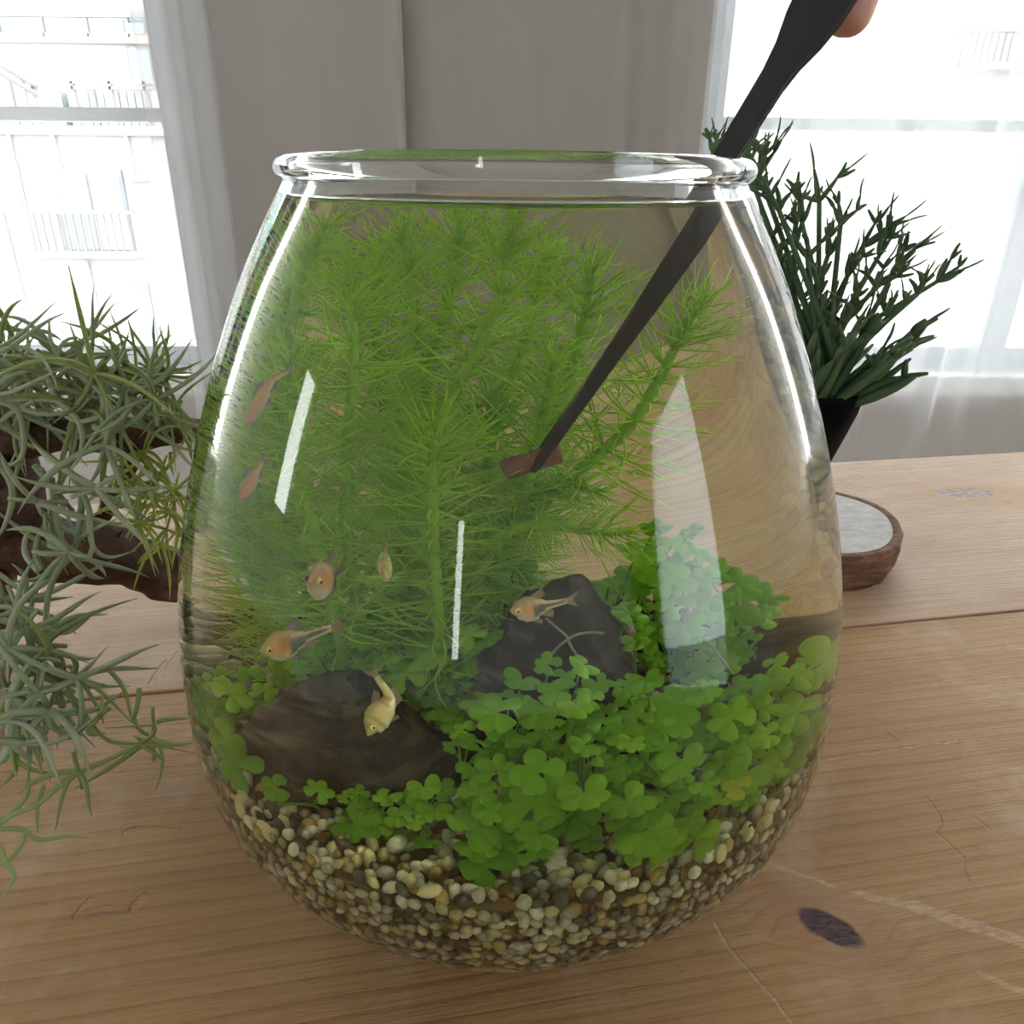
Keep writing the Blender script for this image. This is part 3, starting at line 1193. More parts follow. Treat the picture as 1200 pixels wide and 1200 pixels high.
# fine roots
m_root = plain('root_pale', (.30, .30, .24), .7, .1, 200)
for pts, y, lab in ((((642, 772), (655, 757), (672, 745), (690, 741), (708, 742)), -.045, 'thin pale bare root arching in front of the black rock'),
                    (((640, 724), (652, 735), (664, 745), (668, 755), (676, 768)), -.042, 'short crooked rootlet hanging on the black rock'),
                    (((823, 745), (835, 758), (848, 775), (860, 790)), -.045, 'straight thin root slanting below the brown slab rock')):
    o = MB().tube(bez([keep_in(W(x, y_, y)) for x, y_ in pts], 12), .00045, 5).build('root', m_root)
    tag(o, lab, 'root')

# ================================================================ feathery stem plants
m_stem = leaf_mat('stem_green', (.36, .64, .06), (.5, .78, .10), .4, .5, (.45, .75, .06))
m_needle = leaf_mat('needle_green', (.46, .74, .06), (.70, .94, .14), .5, .5, (.68, .98, .10))


def whorl_mesh(seed, n, length, up, droop, rad=.00036):
    rr = random.Random(seed)
    mbx = MB()
    for i in range(n):
        a = 2 * math.pi * (i + rr.uniform(-.4, .4)) / n
        L = length * rr.uniform(.65, 1.15)
        el = up + rr.uniform(-.3, .3)
        d = Vector((math.cos(a) * math.cos(el), math.sin(a) * math.cos(el), math.sin(el)))
        sd = Vector((-math.sin(a), math.cos(a), 0)) * rr.uniform(-.7, .7)
        dr = droop * rr.uniform(-1.6, 2.6)
        pts = []
        for k in range(6):
            t = k / 5
            pts.append(d * (L * t) + sd * (L * t * t * .6) + Vector((0, 0, dr * L * t * t)))
        w = rad * rr.uniform(.8, 1.25)
        mbx.tube(pts, [w, w * 1.05, w, w * .85, w * .6, w * .15], 3)
        if rr.random() < .45:                      # forked tip
            b = pts[3]
            e = pts[5] + Vector((rr.uniform(-1, 1), rr.uniform(-1, 1), rr.uniform(-.3, 1))) * L * .16
            mbx.tube([b, b.lerp(e, .5) + sd * .001, e], [w * .8, w * .6, w * .15], 3)
    me = bpy.data.meshes.new('leaf_whorl')
    me.from_pydata(mbx.v, [], mbx.f)
    me.polygons.foreach_set('use_smooth', [True] * len(me.polygons))
    me.materials.append(m_needle)
    return me


_zt = np.linspace(TABLE, 1.0 + .02 * D, 400)
_rt = np.array([r_out(z) for z in _zt])


def clamp_inside(co, margin=.0012):
    """leaves press against the inside of the glass and lie under the surface"""
    co[:, 2] = np.minimum(co[:, 2], WATER - .0006 - .002 * np.clip((co[:, 2] - WATER) / .02, 0, 1))
    r = np.hypot(co[:, 0], co[:, 1])
    rm = np.interp(co[:, 2], _zt, _rt) - GT - margin
    k = np.minimum(1.0, rm / np.maximum(r, 1e-6))
    co[:, 0] *= k
    co[:, 1] *= k
    return co


def inside_copy(name, me, parent, M, inv):
    m2 = me.copy()
    co = np.empty(len(m2.vertices) * 3)
    m2.vertices.foreach_get('co', co)
    co = co.reshape(-1, 3)
    A = np.array(M)
    co = clamp_inside(co @ A[:3, :3].T + A[:3, 3])
    m2.vertices.foreach_set('co', (co + np.array(inv)).ravel())
    m2.update()
    return link(bpy.data.objects.new(name, m2), parent)


W_mid = [whorl_mesh(s, 11, .027, .30, .16) for s in range(6)]
W_up = [whorl_mesh(20 + s, 13, .022, .62, .05) for s in range(4)]
W_top = [whorl_mesh(40 + s, 12, .014, 1.05, -.2) for s in range(4)]
STEMS = [  # pixels from tip to base, depth y at tip and base, spacing scale
    ([(818, 362), (790, 410), (777, 437), (747, 487), (720, 517), (680, 550), (640, 588), (600, 625)], -.010, .012, 1.0, 'tip_right'),
    ([(600, 262), (587, 340), (560, 410), (533, 453), (517, 490), (508, 580), (512, 700), (515, 800)], -.012, .0, 1.0, None),
    ([(694, 320), (683, 383), (668, 433), (645, 500), (615, 570), (590, 660), (580, 760)], .012, .02, 1.0, None),
    ([(648, 432), (637, 483), (620, 560), (590, 640), (560, 740)], -.006, .004, 1.0, None),
    ([(473, 285), (482, 340), (480, 420), (470, 500), (470, 620), (480, 760)], .004, .01, 1.0, None),
    ([(413, 322), (415, 400), (410, 483), (404, 560), (410, 660), (430, 770)], -.024, -.012, 1.0, None),
    ([(338, 430), (345, 500), (357, 560), (372, 640), (400, 760)], -.030, -.015, 1.0, None),
    ([(378, 268), (352, 330), (335, 420), (325, 520), (345, 640), (380, 760)], .010, .016, 1.0, None),
    ([(540, 262), (532, 330), (505, 420), (488, 540), (490, 660), (500, 780)], .024, .026, 1.0, None),
    ([(508, 505), (506, 560), (508, 640), (516, 760)], -.040, -.022, 1.0, None),
    ([(445, 300), (440, 380), (450, 470), (452, 580), (455, 740)], .030, .03, 1.0, None),
    ([(640, 300), (628, 360), (600, 440), (570, 540), (548, 660), (540, 780)], .034, .03, 1.0, None),
    ([(300, 470), (297, 560), (310, 650), (350, 760)], .006, .01, 1.0, None),
    ([(268, 560), (282, 640), (320, 740)], .028, .02, .9, None),
    ([(730, 625), (690, 622), (640, 615), (590, 628), (556, 700)], -.022, -.006, .8, 'low'),
    ([(700, 575), (655, 568), (615, 590), (575, 650), (545, 740)], .004, .008, .8, 'low2'),
    ([(575, 470), (572, 540), (560, 620), (540, 740)], .014, .014, 1.0, None),
    ([(350, 300), (330, 370), (308, 440), (290, 530), (290, 640), (330, 750)], .034, .03, 1.0, None),
]
rnd = random.Random(5)
for pts, ya, yb, scl, note in STEMS:
    k = len(pts)
    P = [keep_in(W(x, y, ya + (yb - ya) * i / (k - 1)), .006) for i, (x, y) in enumerate(pts)]
    b = P[-1].copy()
    b.z = ground(b.x, b.y) - .004
    if P[-1].z - b.z > .004:
        P.append(b)
    path = bez(P, 10 * len(P))
    root = empty('stem_plant', path[-1])
    inv = -path[-1]
    lab = {None: 'feathery green stem plant with whorls of needle leaves standing in the thicket',
           'tip_right': 'feathery green stem plant leaning away from the thicket past the tweezers',
           'low': 'feathery stem plant bent low over the black rock, lowest of the thicket',
           'low2': 'feathery stem plant bent sideways just under the food stick'}[note]
    tag(root, lab, 'plant', 'feathery stem plants')
    n = len(path)
    MB().tube([p + inv for p in path], [.0010 + .0009 * min(1, i / (n * .35)) for i in range(n)], 7).build('stem', m_stem, root)
    # walk down the stem
    acc = 0.0
    nxt = 0.0
    L = sum((path[i + 1] - path[i]).length for i in range(n - 1))
    for i in range(n - 1):
        seg_l = (path[i + 1] - path[i]).length
        while nxt <= acc + seg_l and seg_l > 0:
            t = (nxt - acc) / seg_l
            p = path[i].lerp(path[i + 1], t)
            d = (path[max(0, i - 1)] - path[min(n - 1, i + 1)]).normalized()
            f = nxt / L
            if nxt < .006:
                me = rnd.choice(W_top)
            elif nxt < .022:
                me = rnd.choice(W_up)
            else:
                me = rnd.choice(W_mid)
            s = scl * (1.0 if f < .72 else max(.45, 1 - (f - .72) * 1.9)) * rnd.uniform(.88, 1.1)
            q = Vector((0, 0, 1)).rotation_difference(d) @ Quaternion((0, 0, 1), rnd.uniform(0, 6.28))
            if p.z + .014 > WATER and me in W_top:
                s *= .8
            M = Matrix.Translation(p) @ q.to_matrix().to_4x4() @ Matrix.Scale(s, 4)
            inside_copy('leaf_whorl', me, root, M, inv)
            nxt += (.0036 if nxt < .012 else .0064) * rnd.uniform(.85, 1.2)
        acc += seg_l

# ================================================================ clover-leaved carpet plants
m_clover = leaf_mat('clover_green', (.10, .34, .014), (.38, .72, .06), .36, .45, (.42, .82, .06))
m_clover_yellow = leaf_mat('clover_yellow', (.50, .60, .04), (.60, .66, .06), .4, .45, (.7, .8, .1))
m_petiole = leaf_mat('petiole_green', (.16, .36, .05), (.26, .46, .08), .3, .5)


def clover_mesh(seed, mat, lobes=5):
    rr = random.Random(seed)
    n = 45
    vs = [(0, 0, 0)]
    outline = []
    span = math.radians(322)
    ph = rr.uniform(-.08, .08)
    size = [rr.uniform(.85, 1.1) for _ in range(lobes)]
    for i in range(n):
        t = i / (n - 1)
        a = -span / 2 + span * t + math.pi / 2
        u = t * lobes
        k = min(lobes - 1, int(u))
        w = math.sin(math.pi * (u - k))
        w = max(0.0, w) ** .62
        cren = 1 - .16 * math.exp(-((u - k - .5) / .09) ** 2) - .07 * math.cos(6 * math.pi * (u - k))
        r = size[k] * (.56 + .44 * w * cren)
        outline.append((a + ph, r, k, u - k))
    for s in (.38, .72, 1.0):
        for (a, r, k, q) in outline:
            rr_ = r * s if s == 1.0 else min(r * .97, s) * (1 if s < .5 else .98)
            fold = -.16 * (abs(q - .5) * 2) ** 1.5 * s
            cup = .05 * s - .22 * s * s * (0.6 + .4 * math.sin(a * 2 + seed))
            vs.append((rr_ * math.cos(a), rr_ * math.sin(a), fold + cup + .10))
    fs = []
    for i in range(n - 1):
        fs.append((0, 1 + i, 2 + i))
        for rg in range(2):
            a0 = 1 + rg * n + i
            fs.append((a0, a0 + n, a0 + n + 1, a0 + 1))
    me = bpy.data.meshes.new('leaf')
    me.from_pydata(vs, [], fs)
    me.polygons.foreach_set('use_smooth', [True] * len(me.polygons))
    me.materials.append(mat)
    return me


CL = {'b': [clover_mesh(s, m_clover, 5 if s % 3 else 4) for s in range(5)],
      'd': [clover_mesh(10 + s, m_clover) for s in range(4)],
      'p': [clover_mesh(20 + s, m_clover, 5 if s % 2 else 4) for s in range(4)],
      'y': [clover_mesh(31, m_clover_yellow, 3)]}
# px, py, width in px, kind, depth y (None: from the row)
PLANTS = {
    'left': ('clover-leaved plant squeezed between the glass and the slate-grey rock', (255, 905),
             [(270, 813, 46, 'b', -.045), (310, 810, 32, 'b', -.03), (263, 867, 38, 'b', -.06), (277, 897, 44, 'b', -.07), (242, 827, 34, 'b', -.035), (290, 790, 34, 'p', -.015),
              (335, 795, 32, 'b', -.01), (250, 850, 34, 'b', -.05), (300, 830, 30, 'd', -.02), (262, 790, 28, 'b', -.01), (345, 775, 34, 'd', -.01), (238, 800, 26, 'b', -.02)]),
    'runner': ('clover-leaved runner with two leaves creeping below the slate-grey rock', (385, 955),
               [(323, 923, 32, 'b', -.085), (373, 927, 34, 'b', -.082), (405, 935, 22, 'b', -.08), (420, 930, 24, 'b', -.078)]),
    'frontleft': ('clover-leaved clump between the slate-grey rock and the pale pebbles', (470, 985),
                  [(467, 957, 32, 'b', -.10), (497, 923, 38, 'p', -.085), (417, 967, 50, 'b', -.09), (453, 933, 32, 'b', -.08), (440, 965, 40, 'b', -.088), (487, 945, 36, 'b', -.085),
                   (520, 925, 30, 'b', -.075), (430, 945, 34, 'b', -.08), (478, 935, 34, 'b', -.075), (510, 950, 38, 'b', -.088), (468, 985, 34, 'd', -.09), (500, 985, 36, 'd', -.09), (405, 970, 30, 'b', -.085), (445, 990, 28, 'd', -.09)]),
    'frontmid': ('broad clover-leaved clump hanging lowest over the pale pebbles', (600, 1015),
                 [(562, 930, 44, 'b', -.09), (572, 950, 40, 'b', -.098), (625, 945, 76, 'b', -.096), (670, 960, 66, 'b', -.085), (630, 977, 50, 'b', -.108), (555, 972, 66, 'b', -.10),
                  (570, 1017, 66, 'b', -.108), (643, 1020, 62, 'd', -.10), (560, 990, 50, 'b', -.102), (685, 930, 58, 'p', -.095), (600, 960, 48, 'b', -.09), (660, 920, 44, 'b', -.085),
                  (590, 985, 44, 'd', -.095), (605, 1000, 40, 'b', -.10), (540, 950, 40, 'b', -.085), (690, 985, 40, 'd', -.09)]),
    'tall': ('tall clover-leaved plant rising in front of the black rock', (635, 960),
             [(641, 779, 30, 'p', -.055), (684, 779, 40, 'p', -.055), (612, 797, 42, 'b', -.06), (652, 810, 40, 'p', -.065), (675, 827, 40, 'p', -.07), (692, 820, 36, 'p', -.06),
              (705, 847, 42, 'p', -.07), (582, 835, 58, 'p', -.075), (597, 818, 34, 'b', -.065), (630, 835, 48, 'b', -.07), (648, 842, 30, 'b', -.06), (685, 873, 34, 'p', -.08),
              (554, 869, 36, 'b', -.075), (542, 855, 24, 'b', -.07), (555, 900, 36, 'b', -.08), (582, 902, 44, 'b', -.085), (630, 905, 58, 'b', -.095), (615, 862, 34, 'd', -.06),
              (660, 795, 30, 'b', -.05), (700, 800, 30, 'p', -.05), (665, 858, 36, 'b', -.065), (720, 900, 40, 'b', -.08), (700, 885, 34, 'b', -.075), (645, 880, 34, 'd', -.06), (600, 870, 34, 'd', -.06)]),
    'rightmid': ('dense clover-leaved plant with long runners below the brown slab rock', (790, 950),
                 [(732, 805, 32, 'p', -.055), (757, 797, 38, 'p', -.055), (787, 817, 44, 'b', -.065), (800, 822, 52, 'p', -.07), (797, 847, 38, 'b', -.075), (735, 940, 58, 'b', -.095),
                  (760, 950, 48, 'b', -.095), (762, 980, 70, 'b', -.103), (800, 892, 54, 'b', -.085), (787, 932, 48, 'b', -.085), (827, 917, 34, 'b', -.09), (755, 865, 40, 'b', -.075),
                  (775, 880, 40, 'b', -.075), (745, 840, 38, 'b', -.065), (725, 860, 34, 'b', -.07), (770, 850, 36, 'b', -.065), (735, 900, 40, 'd', -.075), (780, 905, 40, 'd', -.07),
                  (715, 920, 40, 'd', -.075), (815, 860, 38, 'd', -.06), (765, 825, 34, 'b', -.055), (815, 940, 40, 'b', -.085), (740, 870, 30, 'p', -.08), (745, 800, 26, 'p', -.05)]),
    'right': ('clover-leaved plant leaning on the glass below the brown slab rock', (890, 930),
              [(910, 776, 32, 'b', -.035), (865, 805, 42, 'b', -.05), (827, 809, 38, 'b', -.055), (930, 792, 52, 'b', -.03), (966, 775, 40, 'b', -.01), (857, 842, 58, 'b', -.06), (935, 835, 50, 'b', -.045),
               (900, 862, 30, 'b', -.06), (877, 870, 32, 'b', -.068), (925, 855, 32, 'b', -.05), (875, 905, 64, 'b', -.075), (925, 895, 54, 'b', -.055), (865, 922, 34, 'y', -.092), (850, 895, 48, 'b', -.072),
               (900, 905, 44, 'b', -.065), (905, 800, 40, 'b', -.035), (840, 865, 36, 'd', -.055), (890, 830, 36, 'd', -.045), (910, 880, 40, 'b', -.055), (845, 930, 40, 'b', -.08), (950, 860, 34, 'b', -.035)]),
    'pebble': ('small fresh clover-leaved sprig lying on the pebbles, smallest of its kind', (795, 1000),
               [(807, 965, 32, 'b', -.1), (815, 983, 56, 'b', -.1), (763, 995, 56, 'b', -.108), (790, 975, 36, 'b', -.1)]),
    'backright': ('bushy clover-leaved plant rising behind the black rock against the bare glass', (800, 770),
                  [(770, 618, 34, 'd', .01), (810, 622, 30, 'd', .012), (750, 647, 50, 'p', .0), (787, 638, 32, 'b', .0), (817, 650, 34, 'd', .005), (837, 663, 32, 'd', .012), (787, 683, 52, 'p', -.005),
                   (863, 683, 54, 'd', .02), (883, 692, 44, 'b', .025), (800, 733, 50, 'p', -.01), (787, 707, 48, 'd', -.005), (860, 722, 60, 'b', .015), (833, 700, 46, 'd', .005), (713, 687, 34, 'b', .01),
                   (743, 690, 44, 'd', .012), (737, 720, 40, 'p', -.03), (752, 740, 26, 'p', -.03), (820, 760, 46, 'd', -.01), (770, 750, 44, 'd', -.005), (840, 745, 44, 'b', .01), (765, 665, 44, 'd', .008),
                   (885, 725, 44, 'b', .02), (905, 700, 36, 'b', .03), (725, 760, 40, 'd', .0), (790, 780, 44, 'd', -.01), (845, 780, 48, 'b', -.02), (870, 750, 44, 'd', .02), (800, 660, 40, 'd', .01), (828, 680, 34, 'b', .01)]),
    'shade': ('clover-leaved clump growing behind the large slate-grey rock', (480, 830),
              [(429, 778, 36, 'b', -.025), (452, 776, 32, 'b', -.028), (425, 751, 30, 'd', -.02), (475, 792, 54, 'b', -.03), (367, 757, 40, 'b', -.025), (494, 757, 40, 'd', -.02), (510, 765, 42, 'b', -.025),
               (500, 805, 50, 'd', -.03), (550, 745, 36, 'b', -.03), (573, 748, 36, 'b', -.03), (530, 800, 44, 'd', -.03), (460, 740, 40, 'd', -.015), (480, 720, 40, 'd', -.01), (545, 780, 40, 'd', -.025),
               (515, 830, 44, 'd', -.035), (440, 720, 38, 'd', -.01), (535, 850, 40, 'd', -.04), (560, 820, 40, 'd', -.035), (470, 825, 40, 'd', -.03), (520, 735, 38, 'd', -.02), (565, 710, 40, 'd', -.01),
               (585, 690, 38, 'd', -.005), (600, 668, 60, 'd', .0), (540, 700, 38, 'd', -.008), (400, 745, 36, 'd', -.012), (580, 780, 36, 'd', -.02), (380, 780, 34, 'd', -.012)]),
}
rnd = random.Random(77)
for key, (lab, rootpx, leaves) in PLANTS.items():
    ys = [l[4] for l in leaves]
    ymean = sum(ys) / len(ys) + .008
    rp = keep_in(W(rootpx[0], rootpx[1], ymean))
    rp.z = ground(rp.x, rp.y) - .002
    root = empty('carpet_plant', rp)
    tag(root, lab, 'plant', 'clover-leaved plants in the bowl')
    # a few creeping runners from the root
    ends = []
    for j in range(max(1, len(leaves) // 7)):
        l = rnd.choice(leaves)
        p = keep_in(W(l[0], l[1], l[4] + .004), .008)
        e = Vector((p.x, p.y, max(ground(p.x, p.y) + .002, p.z * .45 + ground(p.x, p.y) * .55)))
        mid = rp.lerp(e, .5) + Vector((rnd.uniform(-.004, .004), rnd.uniform(-.003, .003), rnd.uniform(.001, .006)))
        MB().tube([q - rp for q in bez([rp, mid, e], 8)], .0006, 5).build('runner', m_petiole, root)
        ends += [mid, e, rp]
    extra = [(l[0] + rnd.uniform(-24, 24), l[1] + rnd.uniform(4, 34), l[2] * rnd.uniform(.7, 1.0), rnd.choice('bddp' if l[3] == 'p' else 'bbd' if l[3] == 'b' else 'ddd'), l[4] + rnd.uniform(.004, .014)) for l in leaves if key not in ('runner', 'pebble')]
    for (px, py, wpx, kind, y) in leaves + extra:
        p = keep_in(W(px, py, y), .003)
        q = keep_in(W(px + wpx, py, y), .0)
        size = max(.0035, min(.011, (W(px + wpx * .5, py, y) - W(px - wpx * .5, py, y)).length * .62))
        toc = (Vector(CAM) - p).normalized()
        nrm = (Vector((0, 0, 1)) * rnd.uniform(.55, 1.1) + toc * rnd.uniform(.25, .95) + Vector((rnd.uniform(-.5, .5), rnd.uniform(-.3, .3), rnd.uniform(-.1, .3)))).normalized()
        me = rnd.choice(CL[kind])
        qt = Vector((0, 0, 1)).rotation_difference(nrm) @ Quaternion((0, 0, 1), rnd.uniform(0, 6.28))
        M = Matrix.Translation(p) @ qt.to_matrix().to_4x4() @ Matrix.Scale(size, 4)
        o = inside_copy('leaf', me, root, M, -rp)
        if kind == 'y':
            o['label'] = 'yellowing leaf'
        b = min(ends, key=lambda e: (e - p).length)
        base_p = b if (b - p).length < .03 else Vector((p.x * .9, p.y * .9 + .006, max(ground(p.x, p.y), p.z - .02)))
        m1 = p.lerp(base_p, .5) + Vector((rnd.uniform(-.002, .002), rnd.uniform(-.001, .003), rnd.uniform(-.001, .003)))
        MB().tube([keep_in(v, .002) - rp for v in bez([p - nrm * .0004, m1, base_p], 6)], [.0003] * 3 + [.0004] * 4, 4).build('petiole', m_petiole, root)

# ================================================================ fish
fn = N('fish_skin')
fa = fn.node('ShaderNodeAttribute', attribute_name='Col')
sc_ = fn.noise(fn.coord(), 1800, 2)
m_fish = fn.done(fn.principled(fn.mix(fn.math('MULTIPLY', sc_, .25), fa.outputs[0], (.9, .85, .7)), .3, None, .6))
m_fin = leaf_mat('fish_fin', (.45, .36, .26), (.55, .45, .33), .6, .4, (.6, .5, .4))
m_eye = plain('fish_eye_gold', (.80, .66, .30), .25, .05, 900)
m_pupil = plain('fish_pupil', (.01, .01, .01), .15, .0, 10)


def fish(path, up, h, tone, label, wedge=True):
    """path: head to tail in world space; up: the fish's back; h: body height"""
    P = bez(path, 16)
    P = [P[round(i * (len(P) - 1) / 20)] for i in range(21)]
    root = empty('small_fish', P[8])
    tag(root, label, 'fish', 'small fish in the bowl')
    o0 = P[8]
    L = sum((P[i + 1] - P[i]).length for i in range(20))
    prof = [.10, .34, .55, .70, .83, .93, .99, 1.0, .98, .92, .84, .74, .63, .52, .43, .36, .31, .28, .26, .25, .22]
    vs, cols, fs = [], [], []
    S = 16
    frames = []
    for i, p in enumerate(P):
        t = (P[min(20, i + 1)] - P[max(0, i - 1)]).normalized()
        sd = t.cross(up).normalized()
        u = sd.cross(t).normalized()
        frames.append((p, t, sd, u))
        s = i / 20
        hh = h * .5 * prof[i]
        ww = h * .5 * prof[i] * (.56 if i < 12 else .44)
        for j in range(S):
            a = 2 * math.pi * j / S
            c, q = math.cos(a), math.sin(a)
            v = p + sd * (ww * c) + u * (hh * q - (h * .03 * math.sin(s * math.pi)))
            vs.append(v - o0)
            back = Vector(tone[0])
            mid = Vector(tone[1])
            belly = Vector(tone[2])
            col = mid.lerp(back, max(0, q) ** 1.3) if q > 0 else mid.lerp(belly, min(1, -q * 1.5))
            if s < .2:
                col = col.lerp(Vector(tone[3]), .6 * (1 - s / .2))
            if wedge and .42 < s < .97:
                top = .20 - (s - .42) * .1
                bot = -.62 + (s - .42) * .95
                if bot < q < top + .25:
                    col = Vector((.015, .018, .03))
            cols.append((*col, 1))
    for i in range(20):
        for j in range(S):
            j2 = (j + 1) % S
            fs.append((i * S + j, (i + 1) * S + j, (i + 1) * S + j2, i * S + j2))
    fs.append(tuple(range(S)))
    fs.append(tuple(20 * S + j for j in reversed(range(S))))
    b = mesh_obj('body', vs, fs, m_fish, root)
    ca_ = b.data.color_attributes.new('Col', 'FLOAT_COLOR', 'POINT')
    ca_.data.foreach_set('color', [x for c in cols for x in c])
    # eyes
    p, t, sd, u = frames[3]
    for sgn in (-1, 1):
        c = p + sd * (sgn * h * .5 * prof[3] * .50) + u * (h * .05) - o0
        r = h * .125
        e = MB()
        for nm, rad, dep, mt, par in (('eye', r, r * .55, m_eye, root), ('pupil', r * .58, r * .62, m_pupil, None)):
            mbx = MB()
            n0 = 0
            for a in range(6):
                th = math.pi / 2 * a / 5
                for j in range(12):
                    ph = 2 * math.pi * j / 12
                    mbx.v.append(tuple(c + t * (rad * math.cos(ph) * math.cos(th)) + u * (rad * math.sin(ph) * math.cos(th)) + sd * (sgn * (dep * math.sin(th) + (.0 if nm == 'eye' else r * .02)))))
            for a in range(5):
                for j in range(12):
                    j2 = (j + 1) % 12
                    q = (a * 12 + j, a * 12 + j2, (a + 1) * 12 + j2, (a + 1) * 12 + j)
                    mbx.f.append(q if sgn > 0 else tuple(reversed(q)))
            ob = mbx.build(nm, mt, root if nm == 'eye' else eye_o)
            if nm == 'eye':
                eye_o = ob

    def fin(name, i0, i1, du, dv, side=0.0, th=.00012):
        """thin fin blade between two body stations"""
        pa, ta, sa, ua = frames[i0]
        pb, tb, sb, ub = frames[i1]
        a = pa + ua * (h * .5 * prof[i0] * du * .9) - o0
        b_ = pb + ub * (h * .5 * prof[i1] * du * .9) - o0
        tip = (a + b_) * .5 + ua * (dv * h) + ta * (h * .28) + sa * side
        tip2 = b_ + ub * (dv * h * .45) + tb * (h * .2) + sa * side
        o = sa * th
        V_ = [x + s_ for s_ in (o, -o) for x in (a, tip, tip2, b_)]
        mesh_obj(name, V_, [(0, 1, 2, 3), (7, 6, 5, 4), (0, 4, 5, 1), (1, 5, 6, 2), (2, 6, 7, 3), (3, 7, 4, 0)], m_fin, root, False)
    fin('dorsal_fin', 8, 12, 1, .34)
    fin('anal_fin', 11, 15, -1, -.30)
    fin('pelvic_fin', 7, 9, -1, -.26, .0006)
    p, t, sd, u = frames[20]
    c = p - o0
    o = sd * .00012
    tv = [c + u * h * .1, c + u * h * .32 + t * h * .46, c + u * h * .08 + t * h * .26, c - u * h * .08 + t * h * .26, c - u * h * .32 + t * h * .46, c - u * h * .1]
    V_ = [x + s_ for s_ in (o, -o) for x in tv]
    mesh_obj('tail_fin', V_, [(0, 1, 2), (0, 2, 3, 5), (3, 4, 5), (8, 7, 6), (11, 9, 8, 6), (11, 10, 9)] + [(i, i + 6, (i + 1) % 6 + 6, (i + 1) % 6) for i in range(6)], m_fin, root, False)
    return root


orange = ((.30, .22, .08), (.80, .34, .12), (.72, .68, .58), (.42, .32, .12))
pale = ((.34, .28, .08), (.72, .55, .18), (.74, .70, .50), (.40, .34, .12))
Z = Vector((0, 0, 1))
w = lambda x, y, d: keep_in(W(x, y, d), .006)
fish([w(287, 501, -.050), w(300, 476, -.053), w(316, 448, -.053), w(338, 434, -.047)], (Z + Vector((-.8, -.4, 0))).normalized(), .0055, orange, 'slim fish swimming head down, highest in the bowl', False)
fish([w(280, 588, -.055), w(290, 570, -.058), w(300, 553, -.056), w(308, 540, -.050)], (Z + Vector((-.8, -.4, 0))).normalized(), .0055, orange, 'slim fish head down just above the resting shoal', False)
fish([w(361, 684, -.092), w(376, 679, -.086), w(389, 674, -.079), w(398, 668, -.070)], Z, .0112, orange, 'plump orange fish turned half towards the glass')
fish([w(451, 677, -.085), w(451, 664, -.075), w(451, 650, -.066), w(452, 634, -.058)], (Z * .7 + Vector((0, -1, 0))).normalized(), .0070, pale, 'tiny pale fish seen from above with its tail up', False)
fish([w(306, 762, -.088), w(328, 756, -.086), w(356, 746, -.082), w(388, 735, -.078)], Z, .0098, orange, 'orange fish with a black flank wedge above the slate-grey rock')
fish([w(431, 862, -.090), w(442, 840, -.086), w(455, 818, -.082), w(441, 793, -.080)], (Z * .3 + Vector((-.9, -.5, 0))).normalized(), .0085, pale, 'golden fish diving nose down over the slate-grey rock', False)
fish([w(598, 716, -.058), w(618, 713, -.057), w(638, 709, -.056), w(664, 704, -.053)], Z, .0086, orange, 'lone orange fish hovering in front of the black rock')

# ================================================================ tweezers, food stick, hand
m_black = plain('black_lacquer', (.005, .005, .006), .2, .1, 60, 0, .5)
tip = W(624, 549, -.032)
topz = at_y(960, 0, -.030)
ax = (topz - tip).normalized()
tw = empty('tweezers', tip)
tag(tw, 'long black tweezers reaching down into the water', 'tweezers')
view = Vector((0, 1, 0))
side_v = ax.cross(view).normalized()            # across the blade, in the picture plane
nv = side_v.cross(ax).normalized()
Lt = (topz - tip).length
stations = [(0, .0008), (.02, .0015), (.25, .0024), (.50, .0031), (.74, .0036), (.86, .0040), (.905, .0049), (.95, .0068), (1.0, .0080), (1.15, .0082), (1.40, .0070), (1.60, .0052)]
for k, (off, lat) in enumerate(((-1, .0), (1, .0021))):
    vs, fs = [], []
    for t, hw in stations:
        gap = .0028 + .0008 * math.sin(min(1, t / 1.1) * math.pi * .5) * (1 if t < 1.3 else max(0.12, (1.6 - t) / .3))
        c = ax * (Lt * t) + nv * (off * gap) - side_v * (lat * min(1, t * 2))
        th = .0008
        e = .0006
        for s_, n_ in ((-1, -th + e), (-1 + .12, -th), (1 - .12, -th), (1, -th + e), (1, th - e), (1 - .12, th), (-1 + .12, th), (-1, th - e)):
            vs.append(c + side_v * (hw * s_) + nv * n_)
    m = len(stations)
    for i in range(m - 1):
        for j in range(8):
            j2 = (j + 1) % 8
            fs.append((i * 8 + j, i * 8 + j2, (i + 1) * 8 + j2, (i + 1) * 8 + j))
    fs += [tuple(reversed(range(8))), tuple((m - 1) * 8 + j for j in range(8))]
    o = mesh_obj('arm', vs, fs, m_black, tw, False)
MB().tube([ax * (Lt * 1.55), ax * (Lt * 1.64)], [.0042, .0036], 8).build('joint', m_black, tw, False)

